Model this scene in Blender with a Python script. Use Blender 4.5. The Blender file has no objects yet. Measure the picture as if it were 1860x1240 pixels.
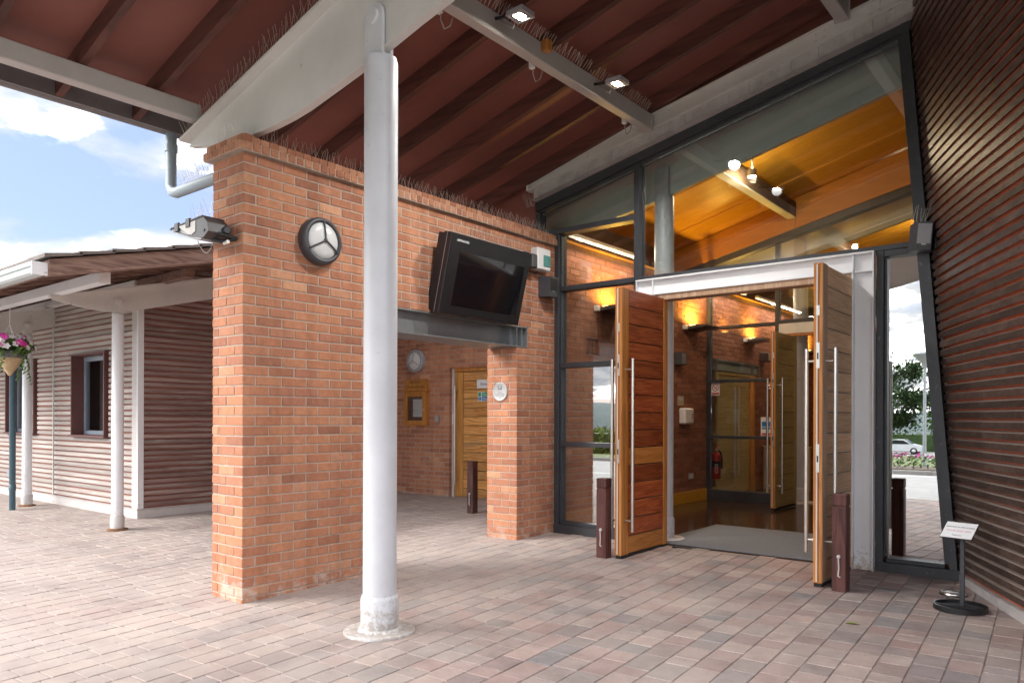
import bpy, math, random
from mathutils import Vector, Matrix
R = math.radians
random.seed(7)
C = bpy.context.scene.collection
sc = bpy.context.scene

# ------------------------------------------------------------------ camera
cam_d = bpy.data.cameras.new("camera")
cam = bpy.data.objects.new("camera", cam_d)
C.objects.link(cam)
YAW, ROLL, EYE = R(38.889), R(-0.1744), 1.37
fw = Vector((-math.sin(YAW), math.cos(YAW), 0)); rt = Vector((math.cos(YAW), math.sin(YAW), 0)); dn = Vector((0, 0, -1))
r3 = rt * math.cos(ROLL) + dn * math.sin(ROLL); d3 = dn * math.cos(ROLL) - rt * math.sin(ROLL)
M = Matrix(((r3.x, -d3.x, -fw.x, 0), (r3.y, -d3.y, -fw.y, 0), (r3.z, -d3.z, -fw.z, EYE), (0, 0, 0, 1)))
cam.matrix_world = M
cam_d.sensor_width = 36; cam_d.lens = 1367.9 / 1860 * 36
cam_d.shift_y = (757.9 - 620) / 1860
cam_d.clip_end = 2000; cam_d.clip_start = 0.05
sc.camera = cam

# ------------------------------------------------------------------ sky, sun, exposure
SUN_EL, SUN_AZ = 36.0, (-0.62, -0.785)            # unit-ish vector towards the sun
sun_rot = math.atan2(SUN_AZ[0], SUN_AZ[1])
w = bpy.data.worlds.new("World"); sc.world = w; w.use_nodes = True
nt = w.node_tree; N = nt.nodes; L = nt.links; N.clear()
out = N.new("ShaderNodeOutputWorld"); bg = N.new("ShaderNodeBackground"); bg.inputs[1].default_value = 0.15
sky = N.new("ShaderNodeTexSky"); sky.sky_type = 'NISHITA'; sky.sun_disc = False
sky.sun_elevation = R(SUN_EL); sky.sun_rotation = sun_rot; sky.air_density = 1.0; sky.dust_density = 1.5
tc = N.new("ShaderNodeTexCoord"); sep = N.new("ShaderNodeSeparateXYZ"); L.new(tc.outputs["Generated"], sep.inputs[0])
add = N.new("ShaderNodeMath"); add.operation = 'ADD'; add.inputs[1].default_value = 0.22; L.new(sep.outputs[2], add.inputs[0])
dv = N.new("ShaderNodeVectorMath"); dv.operation = 'DIVIDE'
cmb = N.new("ShaderNodeCombineXYZ")
for i in range(3): L.new(add.outputs[0], cmb.inputs[i])
L.new(tc.outputs["Generated"], dv.inputs[0]); L.new(cmb.outputs[0], dv.inputs[1])
mp = N.new("ShaderNodeMapping"); mp.inputs["Location"].default_value = (5.5, 2.2, 0); mp.inputs["Scale"].default_value = (1.0, 1.0, 0.6); L.new(dv.outputs[0], mp.inputs[0])
nz = N.new("ShaderNodeTexNoise"); nz.inputs["Scale"].default_value = 1.9; nz.inputs["Detail"].default_value = 9; nz.inputs["Roughness"].default_value = 0.55; nz.inputs["Distortion"].default_value = 0.3
L.new(mp.outputs[0], nz.inputs[0])
cr = N.new("ShaderNodeValToRGB"); cr.color_ramp.elements[0].position = 0.38; cr.color_ramp.elements[1].position = 0.53
L.new(nz.outputs[0], cr.inputs[0])
nz2 = N.new("ShaderNodeTexNoise"); nz2.inputs["Scale"].default_value = 3.6; nz2.inputs["Detail"].default_value = 6; L.new(mp.outputs[0], nz2.inputs[0])
cc = N.new("ShaderNodeValToRGB"); cc.color_ramp.elements.new(0.5)
for k_, (p_, c_) in enumerate(((0.36, (0.58, 0.62, 0.70, 1)), (0.50, (0.98, 0.98, 0.99, 1)), (0.62, (8.0, 7.9, 7.7, 1)))):
    cc.color_ramp.elements[k_].position = p_; cc.color_ramp.elements[k_].color = c_
L.new(nz2.outputs[0], cc.inputs[0])
lift = N.new("ShaderNodeMix"); lift.data_type = 'RGBA'; lift.blend_type = 'MIX'; lift.inputs[0].default_value = 0.92
lift.inputs[7].default_value = (0.31, 0.39, 0.70, 1); L.new(sky.outputs[0], lift.inputs[6])
mx = N.new("ShaderNodeMix"); mx.data_type = 'RGBA'
L.new(cr.outputs[0], mx.inputs[0]); L.new(lift.outputs[2], mx.inputs[6]); L.new(cc.outputs[0], mx.inputs[7])
L.new(mx.outputs[2], bg.inputs[0]); L.new(bg.outputs[0], out.inputs[0])

sl = bpy.data.lights.new("sun", 'SUN'); sl.energy = 0.7; sl.angle = R(40); sl.color = (1.0, 0.94, 0.86)
so = bpy.data.objects.new("sun", sl); C.objects.link(so)
h = math.cos(R(SUN_EL)); v = Vector((SUN_AZ[0] * h, SUN_AZ[1] * h, math.sin(R(SUN_EL))))
so.rotation_euler = v.to_track_quat('Z', 'Y').to_euler(); so.location = (-12, -12, 14)

sc.view_settings.view_transform = 'Standard'; sc.view_settings.look = 'None'
sc.view_settings.exposure = 3.0; sc.view_settings.gamma = 1.0; sc.view_settings.use_curve_mapping = False
sc.render.engine = 'CYCLES'
sc.cycles.use_denoising = True
sc.cycles.max_bounces = 10; sc.cycles.diffuse_bounces = 6; sc.cycles.transparent_max_bounces = 16; sc.cycles.glossy_bounces = 5
sc.cycles.sample_clamp_indirect = 8.0; sc.cycles.caustics_reflective = False; sc.cycles.caustics_refractive = False

# ------------------------------------------------------------------ materials
MATS = {}
def mat_base(name):
    m = bpy.data.materials.new(name); m.use_nodes = True
    n = m.node_tree.nodes; b = n["Principled BSDF"]
    MATS[name] = m
    return m, n, m.node_tree.links, b

def ramp(n, stops):
    r = n.new("ShaderNodeValToRGB"); e = r.color_ramp.elements
    while len(e) < len(stops): e.new(0.5)
    for k, (p, c) in enumerate(stops):
        e[k].position = p; e[k].color = (c[0], c[1], c[2], 1)
    return r

def plain(name, col, rough=0.5, metal=0.0, var=0.12, scale=6.0, bump=0.0, spec=0.5, dirt=None):
    """painted / moulded surface: slow tone variation, optional specks of dirt"""
    m, n, l, b = mat_base(name)
    g = n.new("ShaderNodeNewGeometry")
    t = n.new("ShaderNodeTexNoise"); t.inputs["Scale"].default_value = scale; t.inputs["Detail"].default_value = 6; t.inputs["Roughness"].default_value = 0.65
    l.new(g.outputs["Position"], t.inputs["Vector"])
    c0 = [x * (1 - var) for x in col]; c1 = [min(1, x * (1 + var)) for x in col]
    r = ramp(n, [(0.3, c0), (0.7, c1)]); l.new(t.outputs[0], r.inputs[0])
    src = r.outputs[0]
    if dirt:
        t2 = n.new("ShaderNodeTexNoise"); t2.inputs["Scale"].default_value = dirt[1]; t2.inputs["Detail"].default_value = 8; l.new(g.outputs["Position"], t2.inputs["Vector"])
        r2 = ramp(n, [(dirt[2], (0, 0, 0)), (dirt[2] + 0.08, (1, 1, 1))]); l.new(t2.outputs[0], r2.inputs[0])
        mxx = n.new("ShaderNodeMix"); mxx.data_type = 'RGBA'; l.new(r2.outputs[0], mxx.inputs[0]); l.new(src, mxx.inputs[6]); mxx.inputs[7].default_value = (*dirt[0], 1)
        src = mxx.outputs[2]
    l.new(src, b.inputs["Base Color"])
    b.inputs["Roughness"].default_value = rough; b.inputs["Metallic"].default_value = metal
    b.inputs["Specular IOR Level"].default_value = spec
    if bump:
        bp = n.new("ShaderNodeBump"); bp.inputs["Strength"].default_value = bump; bp.inputs["Distance"].default_value = 0.004
        t3 = n.new("ShaderNodeTexNoise"); t3.inputs["Scale"].default_value = scale * 14; t3.inputs["Detail"].default_value = 4; l.new(g.outputs["Position"], t3.inputs["Vector"])
        l.new(t3.outputs[0], bp.inputs["Height"]); l.new(bp.outputs[0], b.inputs["Normal"])
    return m

def rnd_node(n, l):
    """a random number per piece, whether the piece is an object or an island of a joined mesh"""
    oi = n.new("ShaderNodeObjectInfo"); g = n.new("ShaderNodeNewGeometry")
    a = n.new("ShaderNodeMath"); a.operation = 'ADD'; l.new(oi.outputs["Random"], a.inputs[0]); l.new(g.outputs["Random Per Island"], a.inputs[1])
    f = n.new("ShaderNodeMath"); f.operation = 'FRACT'; l.new(a.outputs[0], f.inputs[0])
    return f, g

def pieces(name, stops, rough=0.85, nscale=18, nvar=0.25, bump=0.35, fine=160, extra=None, bdist=0.003):
    """brick, paver: one tone per piece, blotches and grit on top"""
    m, n, l, b = mat_base(name)
    f, g = rnd_node(n, l)
    r = ramp(n, stops); l.new(f.outputs[0], r.inputs[0])
    t = n.new("ShaderNodeTexNoise"); t.inputs["Scale"].default_value = nscale; t.inputs["Detail"].default_value = 8; t.inputs["Roughness"].default_value = 0.7; l.new(g.outputs["Position"], t.inputs["Vector"])
    r2 = ramp(n, [(0.25, [1 - nvar] * 3), (0.75, [1 + nvar] * 3)]); l.new(t.outputs[0], r2.inputs[0])
    mu = n.new("ShaderNodeMix"); mu.data_type = 'RGBA'; mu.blend_type = 'MULTIPLY'; mu.inputs[0].default_value = 1; l.new(r.outputs[0], mu.inputs[6]); l.new(r2.outputs[0], mu.inputs[7])
    src = mu.outputs[2]
    if extra: src = extra(n, l, g, src)
    l.new(src, b.inputs["Base Color"]); b.inputs["Roughness"].default_value = rough; b.inputs["Specular IOR Level"].default_value = 0.3
    t3 = n.new("ShaderNodeTexNoise"); t3.inputs["Scale"].default_value = fine; t3.inputs["Detail"].default_value = 5; l.new(g.outputs["Position"], t3.inputs["Vector"])
    bp = n.new("ShaderNodeBump"); bp.inputs["Strength"].default_value = bump; bp.inputs["Distance"].default_value = bdist; l.new(t3.outputs[0], bp.inputs["Height"]); l.new(bp.outputs[0], b.inputs["Normal"])
    return m

def wood(name, c_dark, c_mid, c_light, axis='Z', rough=0.5, ring=5.0, vary=0.35, bump=0.15, weather=None):
    """timber with grain stretched along one world axis and a tone per board"""
    m, n, l, b = mat_base(name)
    f, g = rnd_node(n, l)
    mpp = n.new("ShaderNodeMapping"); s = [14.0, 14.0, 14.0]; s['XYZ'.index(axis)] = 0.9
    mpp.inputs["Scale"].default_value = s; l.new(g.outputs["Position"], mpp.inputs["Vector"])
    off = n.new("ShaderNodeVectorMath"); off.operation = 'ADD'; cx = n.new("ShaderNodeCombineXYZ")
    k = n.new("ShaderNodeMath"); k.operation = 'MULTIPLY'; k.inputs[1].default_value = 37.0; l.new(f.outputs[0], k.inputs[0])
    for i in range(3): l.new(k.outputs[0], cx.inputs[i])
    l.new(mpp.outputs[0], off.inputs[0]); l.new(cx.outputs[0], off.inputs[1])
    t = n.new("ShaderNodeTexNoise"); t.inputs["Scale"].default_value = 1.0; t.inputs["Detail"].default_value = 3; t.inputs["Distortion"].default_value = 0.6; l.new(off.outputs[0], t.inputs["Vector"])
    mul = n.new("ShaderNodeMath"); mul.operation = 'MULTIPLY'; mul.inputs[1].default_value = ring; l.new(t.outputs[0], mul.inputs[0])
    pp = n.new("ShaderNodeMath"); pp.operation = 'PINGPONG'; pp.inputs[1].default_value = 0.5; l.new(mul.outputs[0], pp.inputs[0])
    m2 = n.new("ShaderNodeMath"); m2.operation = 'MULTIPLY'; m2.inputs[1].default_value = 2.0; l.new(pp.outputs[0], m2.inputs[0])
    r = ramp(n, [(0.0, c_dark), (0.45, c_mid), (1.0, c_light)]); l.new(m2.outputs[0], r.inputs[0])
    rr = ramp(n, [(0.0, [1 - vary] * 3), (1.0, [1 + vary] * 3)]); l.new(f.outputs[0], rr.inputs[0])
    mu = n.new("ShaderNodeMix"); mu.data_type = 'RGBA'; mu.blend_type = 'MULTIPLY'; mu.inputs[0].default_value = 1; l.new(r.outputs[0], mu.inputs[6]); l.new(rr.outputs[0], mu.inputs[7])
    src = mu.outputs[2]
    if weather:
        col, lo, hi, sc_ = weather
        t2 = n.new("ShaderNodeTexNoise"); t2.inputs["Scale"].default_value = 1.0; t2.inputs["Detail"].default_value = 8; t2.inputs["Roughness"].default_value = 0.7
        mp2 = n.new("ShaderNodeMapping"); s2 = [sc_ * 5] * 3; s2['XYZ'.index(axis)] = sc_; mp2.inputs["Scale"].default_value = s2
        l.new(g.outputs["Position"], mp2.inputs["Vector"]); l.new(mp2.outputs[0], t2.inputs["Vector"])
        r2 = ramp(n, [(lo, (0, 0, 0)), (hi, (1, 1, 1))]); l.new(t2.outputs[0], r2.inputs[0])
        mx2 = n.new("ShaderNodeMix"); mx2.data_type = 'RGBA'; l.new(r2.outputs[0], mx2.inputs[0]); l.new(src, mx2.inputs[6]); mx2.inputs[7].default_value = (*col, 1)
        src = mx2.outputs[2]
    l.new(src, b.inputs["Base Color"]); b.inputs["Roughness"].default_value = rough
    b.inputs["Specular IOR Level"].default_value = 0.4
    bp = n.new("ShaderNodeBump"); bp.inputs["Strength"].default_value = bump; bp.inputs["Distance"].default_value = 0.002; l.new(m2.outputs[0], bp.inputs["Height"]); l.new(bp.outputs[0], b.inputs["Normal"])
    return m

def glow(name, col, strength):
    m, n, l, b = mat_base(name)
    b.inputs["Base Color"].default_value = (*col, 1); b.inputs["Emission Color"].default_value = (*col, 1); b.inputs["Emission Strength"].default_value = strength
    return m

def glass(name, refl0, tint):
    m, n, l, b = mat_base(name); n.remove(b)
    o = n["Material Output"]
    tr = n.new("ShaderNodeBsdfTransparent"); tr.inputs[0].default_value = (*tint, 1)
    gl = n.new("ShaderNodeBsdfGlossy"); gl.inputs["Roughness"].default_value = 0.0; gl.inputs[0].default_value = (0.95, 0.97, 0.98, 1)
    lw = n.new("ShaderNodeLayerWeight"); lw.inputs[0].default_value = 0.25
    mr = n.new("ShaderNodeMapRange"); mr.inputs["To Min"].default_value = refl0; mr.inputs["To Max"].default_value = 1.0; l.new(lw.outputs["Fresnel"], mr.inputs["Value"])
    mx_ = n.new("ShaderNodeMixShader"); l.new(mr.outputs[0], mx_.inputs[0]); l.new(tr.outputs[0], mx_.inputs[1]); l.new(gl.outputs[0], mx_.inputs[2]); l.new(mx_.outputs[0], o.inputs[0])
    return m

def salts(n, l, g, src):
    """white salt bloom on the lowest courses, the odd pale splash higher up"""
    sp = n.new("ShaderNodeSeparateXYZ"); l.new(g.outputs["Position"], sp.inputs[0])
    mr = n.new("ShaderNodeMapRange"); mr.inputs["From Min"].default_value = 0.30; mr.inputs["From Max"].default_value = 0.08; mr.inputs["To Min"].default_value = 0.0; mr.inputs["To Max"].default_value = 0.16; l.new(sp.outputs[2], mr.inputs["Value"])
    t = n.new("ShaderNodeTexNoise"); t.inputs["Scale"].default_value = 7; t.inputs["Detail"].default_value = 9; t.inputs["Roughness"].default_value = 0.75; l.new(g.outputs["Position"], t.inputs["Vector"])
    a = n.new("ShaderNodeMath"); a.operation = 'ADD'; l.new(t.outputs[0], a.inputs[0]); l.new(mr.outputs[0], a.inputs[1])
    r = ramp(n, [(0.63, (0, 0, 0)), (0.74, (0.75, 0.75, 0.75))]); l.new(a.outputs[0], r.inputs[0])
    mx_ = n.new("ShaderNodeMix"); mx_.data_type = 'RGBA'; l.new(r.outputs[0], mx_.inputs[0]); l.new(src, mx_.inputs[6]); mx_.inputs[7].default_value = (0.56, 0.44, 0.38, 1)
    ms = n.new("ShaderNodeMapping"); ms.inputs["Scale"].default_value = (7, 7, 0.45); l.new(g.outputs["Position"], ms.inputs["Vector"])
    t4 = n.new("ShaderNodeTexNoise"); t4.inputs["Scale"].default_value = 1.0; t4.inputs["Detail"].default_value = 6; l.new(ms.outputs[0], t4.inputs["Vector"])
    r4 = ramp(n, [(0.30, (0.80, 0.78, 0.77)), (0.52, (1, 1, 1)), (0.75, (1.06, 1.06, 1.07))]); l.new(t4.outputs[0], r4.inputs[0])
    m4 = n.new("ShaderNodeMix"); m4.data_type = 'RGBA'; m4.blend_type = 'MULTIPLY'; m4.inputs[0].default_value = 1; l.new(mx_.outputs[2], m4.inputs[6]); l.new(r4.outputs[0], m4.inputs[7])
    return m4.outputs[2]

def dust_and_light(n, l, g, src):
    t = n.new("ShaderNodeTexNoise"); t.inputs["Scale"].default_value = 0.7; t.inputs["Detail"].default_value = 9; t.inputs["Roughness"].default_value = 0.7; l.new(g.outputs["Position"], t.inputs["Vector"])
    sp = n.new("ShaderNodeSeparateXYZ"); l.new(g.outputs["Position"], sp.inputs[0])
    wx = n.new("ShaderNodeMapRange"); wx.inputs["From Min"].default_value = -2.6; wx.inputs["From Max"].default_value = -5.2; wx.inputs["To Min"].default_value = 0.0; wx.inputs["To Max"].default_value = 0.30; l.new(sp.outputs[0], wx.inputs["Value"])  # stones paler toward the left: the brighter light there painted into the colour
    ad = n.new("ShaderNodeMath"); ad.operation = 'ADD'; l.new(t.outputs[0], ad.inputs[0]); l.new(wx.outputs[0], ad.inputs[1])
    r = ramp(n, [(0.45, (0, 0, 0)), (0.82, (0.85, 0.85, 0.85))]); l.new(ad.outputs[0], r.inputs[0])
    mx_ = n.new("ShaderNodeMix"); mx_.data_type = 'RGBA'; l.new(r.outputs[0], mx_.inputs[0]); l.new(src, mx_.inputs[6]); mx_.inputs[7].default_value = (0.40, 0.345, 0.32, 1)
    # pale grit
    t2 = n.new("ShaderNodeTexNoise"); t2.inputs["Scale"].default_value = 95; t2.inputs["Detail"].default_value = 3; l.new(g.outputs["Position"], t2.inputs["Vector"])
    r2 = ramp(n, [(0.62, (0, 0, 0)), (0.72, (0.4, 0.4, 0.4))]); l.new(t2.outputs[0], r2.inputs[0])
    mx2 = n.new("ShaderNodeMix"); mx2.data_type = 'RGBA'; l.new(r2.outputs[0], mx2.inputs[0]); l.new(mx_.outputs[2], mx2.inputs[6]); mx2.inputs[7].default_value = (0.5, 0.45, 0.41, 1)
    t5 = n.new("ShaderNodeTexNoise"); t5.inputs["Scale"].default_value = 1.7; t5.inputs["Detail"].default_value = 7; t5.inputs["Roughness"].default_value = 0.62; l.new(g.outputs["Position"], t5.inputs["Vector"])
    r5 = ramp(n, [(0.32, (0.80, 0.79, 0.80)), (0.50, (1, 1, 1)), (0.72, (1.06, 1.05, 1.04))]); l.new(t5.outputs[0], r5.inputs[0])
    m5 = n.new("ShaderNodeMix"); m5.data_type = 'RGBA'; m5.blend_type = 'MULTIPLY'; m5.inputs[0].default_value = 1; l.new(mx2.outputs[2], m5.inputs[6]); l.new(r5.outputs[0], m5.inputs[7])
    vo = n.new("ShaderNodeTexVoronoi"); vo.inputs["Scale"].default_value = 2.6; l.new(g.outputs["Position"], vo.inputs["Vector"])
    r6 = ramp(n, [(0.045, (0.8, 0.8, 0.8)), (0.06, (0, 0, 0))]); l.new(vo.outputs["Distance"], r6.inputs[0])
    m6 = n.new("ShaderNodeMix"); m6.data_type = 'RGBA'; l.new(r6.outputs[0], m6.inputs[0]); l.new(m5.outputs[2], m6.inputs[6]); m6.inputs[7].default_value = (0.13, 0.12, 0.115, 1)
    return m6.outputs[2]

BR = pieces("brick_orange", [(0.0, (0.34, 0.15, 0.095)), (0.25, (0.45, 0.195, 0.112)), (0.6, (0.50, 0.232, 0.132)), (0.82, (0.40, 0.175, 0.112)), (1.0, (0.57, 0.30, 0.18))], extra=salts, bump=0.25, nvar=0.22)
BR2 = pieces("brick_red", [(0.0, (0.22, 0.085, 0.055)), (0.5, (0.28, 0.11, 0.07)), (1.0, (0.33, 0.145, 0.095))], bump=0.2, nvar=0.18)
BRC = pieces("brick_coping", [(0.0, (0.34, 0.14, 0.085)), (0.5, (0.42, 0.19, 0.11)), (1.0, (0.48, 0.25, 0.16))], bump=0.3, nvar=0.3)
MORTAR = plain("mortar", (0.44, 0.36, 0.30), 0.95, var=0.15, scale=20, bump=0.5)
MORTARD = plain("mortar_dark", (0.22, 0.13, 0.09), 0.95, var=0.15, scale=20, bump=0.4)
PAV = pieces("paver_stone", [(0.0, (0.29, 0.205, 0.19)), (0.2, (0.235, 0.205, 0.20)), (0.4, (0.35, 0.27, 0.25)), (0.6, (0.265, 0.19, 0.18)), (0.72, (0.20, 0.19, 0.195)), (0.85, (0.365, 0.29, 0.265)), (1.0, (0.305, 0.26, 0.245))], extra=dust_and_light, nscale=9, nvar=0.2, fine=120, bump=0.4)
PAVB = pieces("paver_stone_lit", [(0.0, (0.37, 0.30, 0.265)), (0.4, (0.40, 0.335, 0.30)), (0.7, (0.35, 0.30, 0.28)), (1.0, (0.42, 0.35, 0.31))], extra=dust_and_light, nscale=7, nvar=0.14, fine=120, bump=0.4)  # spare paler copy, the left side's brightness put into the colour
BED = plain("jointing_sand", (0.29, 0.235, 0.215), 0.95, var=0.35, scale=3, bump=0.5)
WHITE = plain("paint_pale_grey", (0.76, 0.77, 0.80), 0.42, var=0.05, scale=2.5, dirt=((0.40, 0.36, 0.32), 9, 0.72))
COLW = plain("paint_column", (0.60, 0.61, 0.65), 0.4, var=0.07, scale=3, dirt=((0.36, 0.33, 0.30), 17, 0.69), bump=0.04)
BEAMW = plain("paint_warm_grey", (0.62, 0.605, 0.59), 0.5, var=0.08, scale=1.6, dirt=((0.32, 0.28, 0.25), 13, 0.70))
PURL = plain("paint_purlin_grey", (0.45, 0.42, 0.41), 0.5, var=0.1, scale=2, dirt=((0.30, 0.12, 0.03), 11, 0.73))
FLASH = plain("lead_flashing", (0.44, 0.42, 0.42), 0.6, var=0.25, scale=5, bump=0.4)
RUST = plain("rusted_plate", (0.20, 0.10, 0.05), 0.9, var=0.4, scale=14, bump=0.5)
GREYM = plain("paint_grey_interior", (0.74, 0.80, 0.79), 0.45, var=0.05)
LINT = plain("galvanised_steel", (0.26, 0.275, 0.29), 0.38, metal=0.55, var=0.16, scale=3)
BLACK = plain("frame_dark_grey", (0.040, 0.042, 0.050), 0.45, var=0.2, scale=6, dirt=((0.14, 0.14, 0.15), 26, 0.66))
INK = plain("black_plastic", (0.012, 0.012, 0.014), 0.4, var=0.2, scale=10)
TVM = plain("black_cabinet", (0.014, 0.014, 0.019), 0.32, var=0.15, scale=4)
SCREEN = plain("dark_screen", (0.006, 0.006, 0.008), 0.08, var=0.1, spec=0.6)
INOX = plain("brushed_steel", (0.62, 0.60, 0.57), 0.28, metal=1.0, var=0.06, scale=30)
CHROME = plain("lock_plate_steel", (0.66, 0.65, 0.62), 0.3, metal=0.8, var=0.05)
SOFF = plain("soffit_stained_ply", (0.215, 0.072, 0.056), 0.62, var=0.14, scale=1.1, bump=0.05)
JOI = wood("joist_stained", (0.075, 0.028, 0.022), (0.10, 0.036, 0.028), (0.13, 0.046, 0.034), 'X', 0.6, ring=2.5, vary=0.2)
FASC = plain("fascia_dark", (0.16, 0.15, 0.155), 0.5, var=0.15)
GUT = plain("gutter_blue_grey", (0.25, 0.31, 0.36), 0.4, var=0.08, scale=3)
GUTL = plain("gutter_pale_blue", (0.50, 0.56, 0.58), 0.4, var=0.08, scale=3)
TEAL = plain("downpipe_teal", (0.045, 0.095, 0.125), 0.4, var=0.12)
AMB = wood("ceiling_amber_ply", (0.56, 0.27, 0.022), (0.62, 0.31, 0.028), (0.68, 0.35, 0.038), 'X', 0.35, ring=2.0, vary=0.12, bump=0.03)
BULK = wood("bulkhead_ply", (0.48, 0.20, 0.030), (0.54, 0.235, 0.038), (0.59, 0.27, 0.05), 'X', 0.4, ring=2.0, vary=0.08, bump=0.03)
DBOARD = wood("door_board_red", (0.20, 0.042, 0.014), (0.29, 0.066, 0.021), (0.37, 0.098, 0.032), 'Y', 0.38, ring=7, vary=0.3)
DBOARDO = wood("door_board_orange", (0.38, 0.14, 0.03), (0.46, 0.18, 0.04), (0.54, 0.23, 0.06), 'Y', 0.4, ring=6, vary=0.12)
DSTILE = wood("door_stile_orange", (0.40, 0.15, 0.035), (0.48, 0.19, 0.045), (0.56, 0.24, 0.065), 'Z', 0.4, ring=4, vary=0.06)
DGREY = wood("door_board_weathered", (0.56, 0.35, 0.19), (0.66, 0.42, 0.24), (0.72, 0.49, 0.30), 'Y', 0.6, ring=6, vary=0.16)
DGREYS = wood("door_stile_weathered", (0.38, 0.24, 0.15), (0.46, 0.30, 0.20), (0.53, 0.37, 0.26), 'Z', 0.6, ring=4, vary=0.05)
DPALE = wood("inner_door_pale_board", (0.46, 0.38, 0.17), (0.53, 0.45, 0.21), (0.58, 0.50, 0.25), 'Y', 0.45, ring=5, vary=0.1)
DPALES = wood("inner_door_pale_stile", (0.46, 0.38, 0.18), (0.53, 0.45, 0.22), (0.58, 0.50, 0.26), 'Z', 0.45, ring=4, vary=0.06)
RDOOR = wood("side_door_board", (0.46, 0.19, 0.05), (0.66, 0.31, 0.085), (0.74, 0.41, 0.15), 'X', 0.55, ring=7, vary=0.2, weather=((0.34, 0.25, 0.15), 0.55, 0.72, 0.9))
RSTILE = wood("side_door_stile", (0.46, 0.20, 0.05), (0.58, 0.27, 0.07), (0.66, 0.34, 0.10), 'Z', 0.5, ring=5, vary=0.08)
NBW = wood("notice_board_oak", (0.34, 0.14, 0.03), (0.45, 0.19, 0.04), (0.52, 0.23, 0.055), 'Z', 0.5, ring=5, vary=0.1)
BOLL = wood("bollard_stained", (0.05, 0.018, 0.016), (0.085, 0.03, 0.026), (0.12, 0.045, 0.038), 'Z', 0.6, ring=4, vary=0.15, weather=((0.15, 0.10, 0.09), 0.56, 0.72, 1.2))
SLATD = wood("drum_slat_brown", (0.050, 0.031, 0.025), (0.072, 0.046, 0.037), (0.105, 0.070, 0.057), 'Y', 0.38, ring=4, vary=0.28, weather=((0.16, 0.13, 0.125), 0.60, 0.78, 0.6))
DRUMB = plain("drum_backing_red", (0.58, 0.15, 0.075), 0.7, var=0.3, scale=5)
def lit_top(m, col):
    """upward slat faces made paler: light from the sky put into the colour"""
    n = m.node_tree.nodes; l = m.node_tree.links; b = n["Principled BSDF"]; src = b.inputs["Base Color"].links[0].from_socket
    gm_ = n.new("ShaderNodeNewGeometry"); sp = n.new("ShaderNodeSeparateXYZ"); l.new(gm_.outputs["True Normal"], sp.inputs[0])
    r = ramp(n, [(0.45, (0, 0, 0)), (0.7, (0.8, 0.8, 0.8))]); l.new(sp.outputs[2], r.inputs[0])
    x = n.new("ShaderNodeMix"); x.data_type = 'RGBA'; l.new(r.outputs[0], x.inputs[0]); l.new(src, x.inputs[6]); x.inputs[7].default_value = (*col, 1); l.new(x.outputs[2], b.inputs["Base Color"])
def grime(m, top, col):
    """splash dirt climbing the foot of painted steel"""
    n = m.node_tree.nodes; l = m.node_tree.links; b = n["Principled BSDF"]; src = b.inputs["Base Color"].links[0].from_socket
    gm_ = n.new("ShaderNodeNewGeometry"); sp = n.new("ShaderNodeSeparateXYZ"); l.new(gm_.outputs["Position"], sp.inputs[0])
    mr = n.new("ShaderNodeMapRange"); mr.inputs["From Min"].default_value = top; mr.inputs["From Max"].default_value = 0.0; mr.inputs["To Min"].default_value = 0.0; mr.inputs["To Max"].default_value = 0.34; l.new(sp.outputs[2], mr.inputs["Value"])
    t = n.new("ShaderNodeTexNoise"); t.inputs["Scale"].default_value = 26; t.inputs["Detail"].default_value = 9; t.inputs["Roughness"].default_value = 0.75; l.new(gm_.outputs["Position"], t.inputs["Vector"])
    a = n.new("ShaderNodeMath"); a.operation = 'ADD'; l.new(mr.outputs[0], a.inputs[0]); l.new(t.outputs[0], a.inputs[1])
    r = ramp(n, [(0.66, (0, 0, 0)), (0.86, (0.8, 0.8, 0.8))]); l.new(a.outputs[0], r.inputs[0])
    x = n.new("ShaderNodeMix"); x.data_type = 'RGBA'; l.new(r.outputs[0], x.inputs[0]); l.new(src, x.inputs[6]); x.inputs[7].default_value = (*col, 1); l.new(x.outputs[2], b.inputs["Base Color"])
grime(COLW, 0.40, (0.30, 0.25, 0.20)); grime(WHITE, 0.40, (0.34, 0.22, 0.13))
lit_top(SLATD, (0.36, 0.30, 0.27))
SLATW = wood("cladding_slat_weathered", (0.40, 0.355, 0.33), (0.46, 0.415, 0.39), (0.52, 0.48, 0.455), 'X', 0.8, ring=2.2, vary=0.22, weather=((0.34, 0.21, 0.18), 0.60, 0.78, 0.8))
SLATB = wood("cladding_slat_red", (0.20, 0.125, 0.11), (0.265, 0.18, 0.16), (0.33, 0.25, 0.225), 'Y', 0.75, ring=2.4, vary=0.25, weather=((0.33, 0.29, 0.27), 0.56, 0.7, 1.0))
CLADB = plain("cladding_backing_red", (0.36, 0.15, 0.115), 0.85, var=0.25, scale=4)
WSUR = plain("window_surround_maroon", (0.12, 0.045, 0.042), 0.5, var=0.15)
WFR = plain("window_frame_grey", (0.22, 0.26, 0.31), 0.4, var=0.08)
TRIM = plain("trim_pale", (0.55, 0.53, 0.52), 0.5, var=0.08, dirt=((0.35, 0.30, 0.27), 8, 0.68))
TILE = plain("roof_tile_grey", (0.16, 0.135, 0.125), 0.8, var=0.2, scale=8)
TIMB = wood("verge_timber", (0.13, 0.075, 0.058), (0.20, 0.12, 0.095), (0.27, 0.17, 0.135), 'Y', 0.75, ring=5, vary=0.2)
FLOOR = plain("polished_floor_brown", (0.065, 0.034, 0.022), 0.16, var=0.2, scale=1.3)
MATT = plain("entrance_mat_grey", (0.165, 0.178, 0.20), 0.95, var=0.15, scale=40, bump=0.6)
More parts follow.
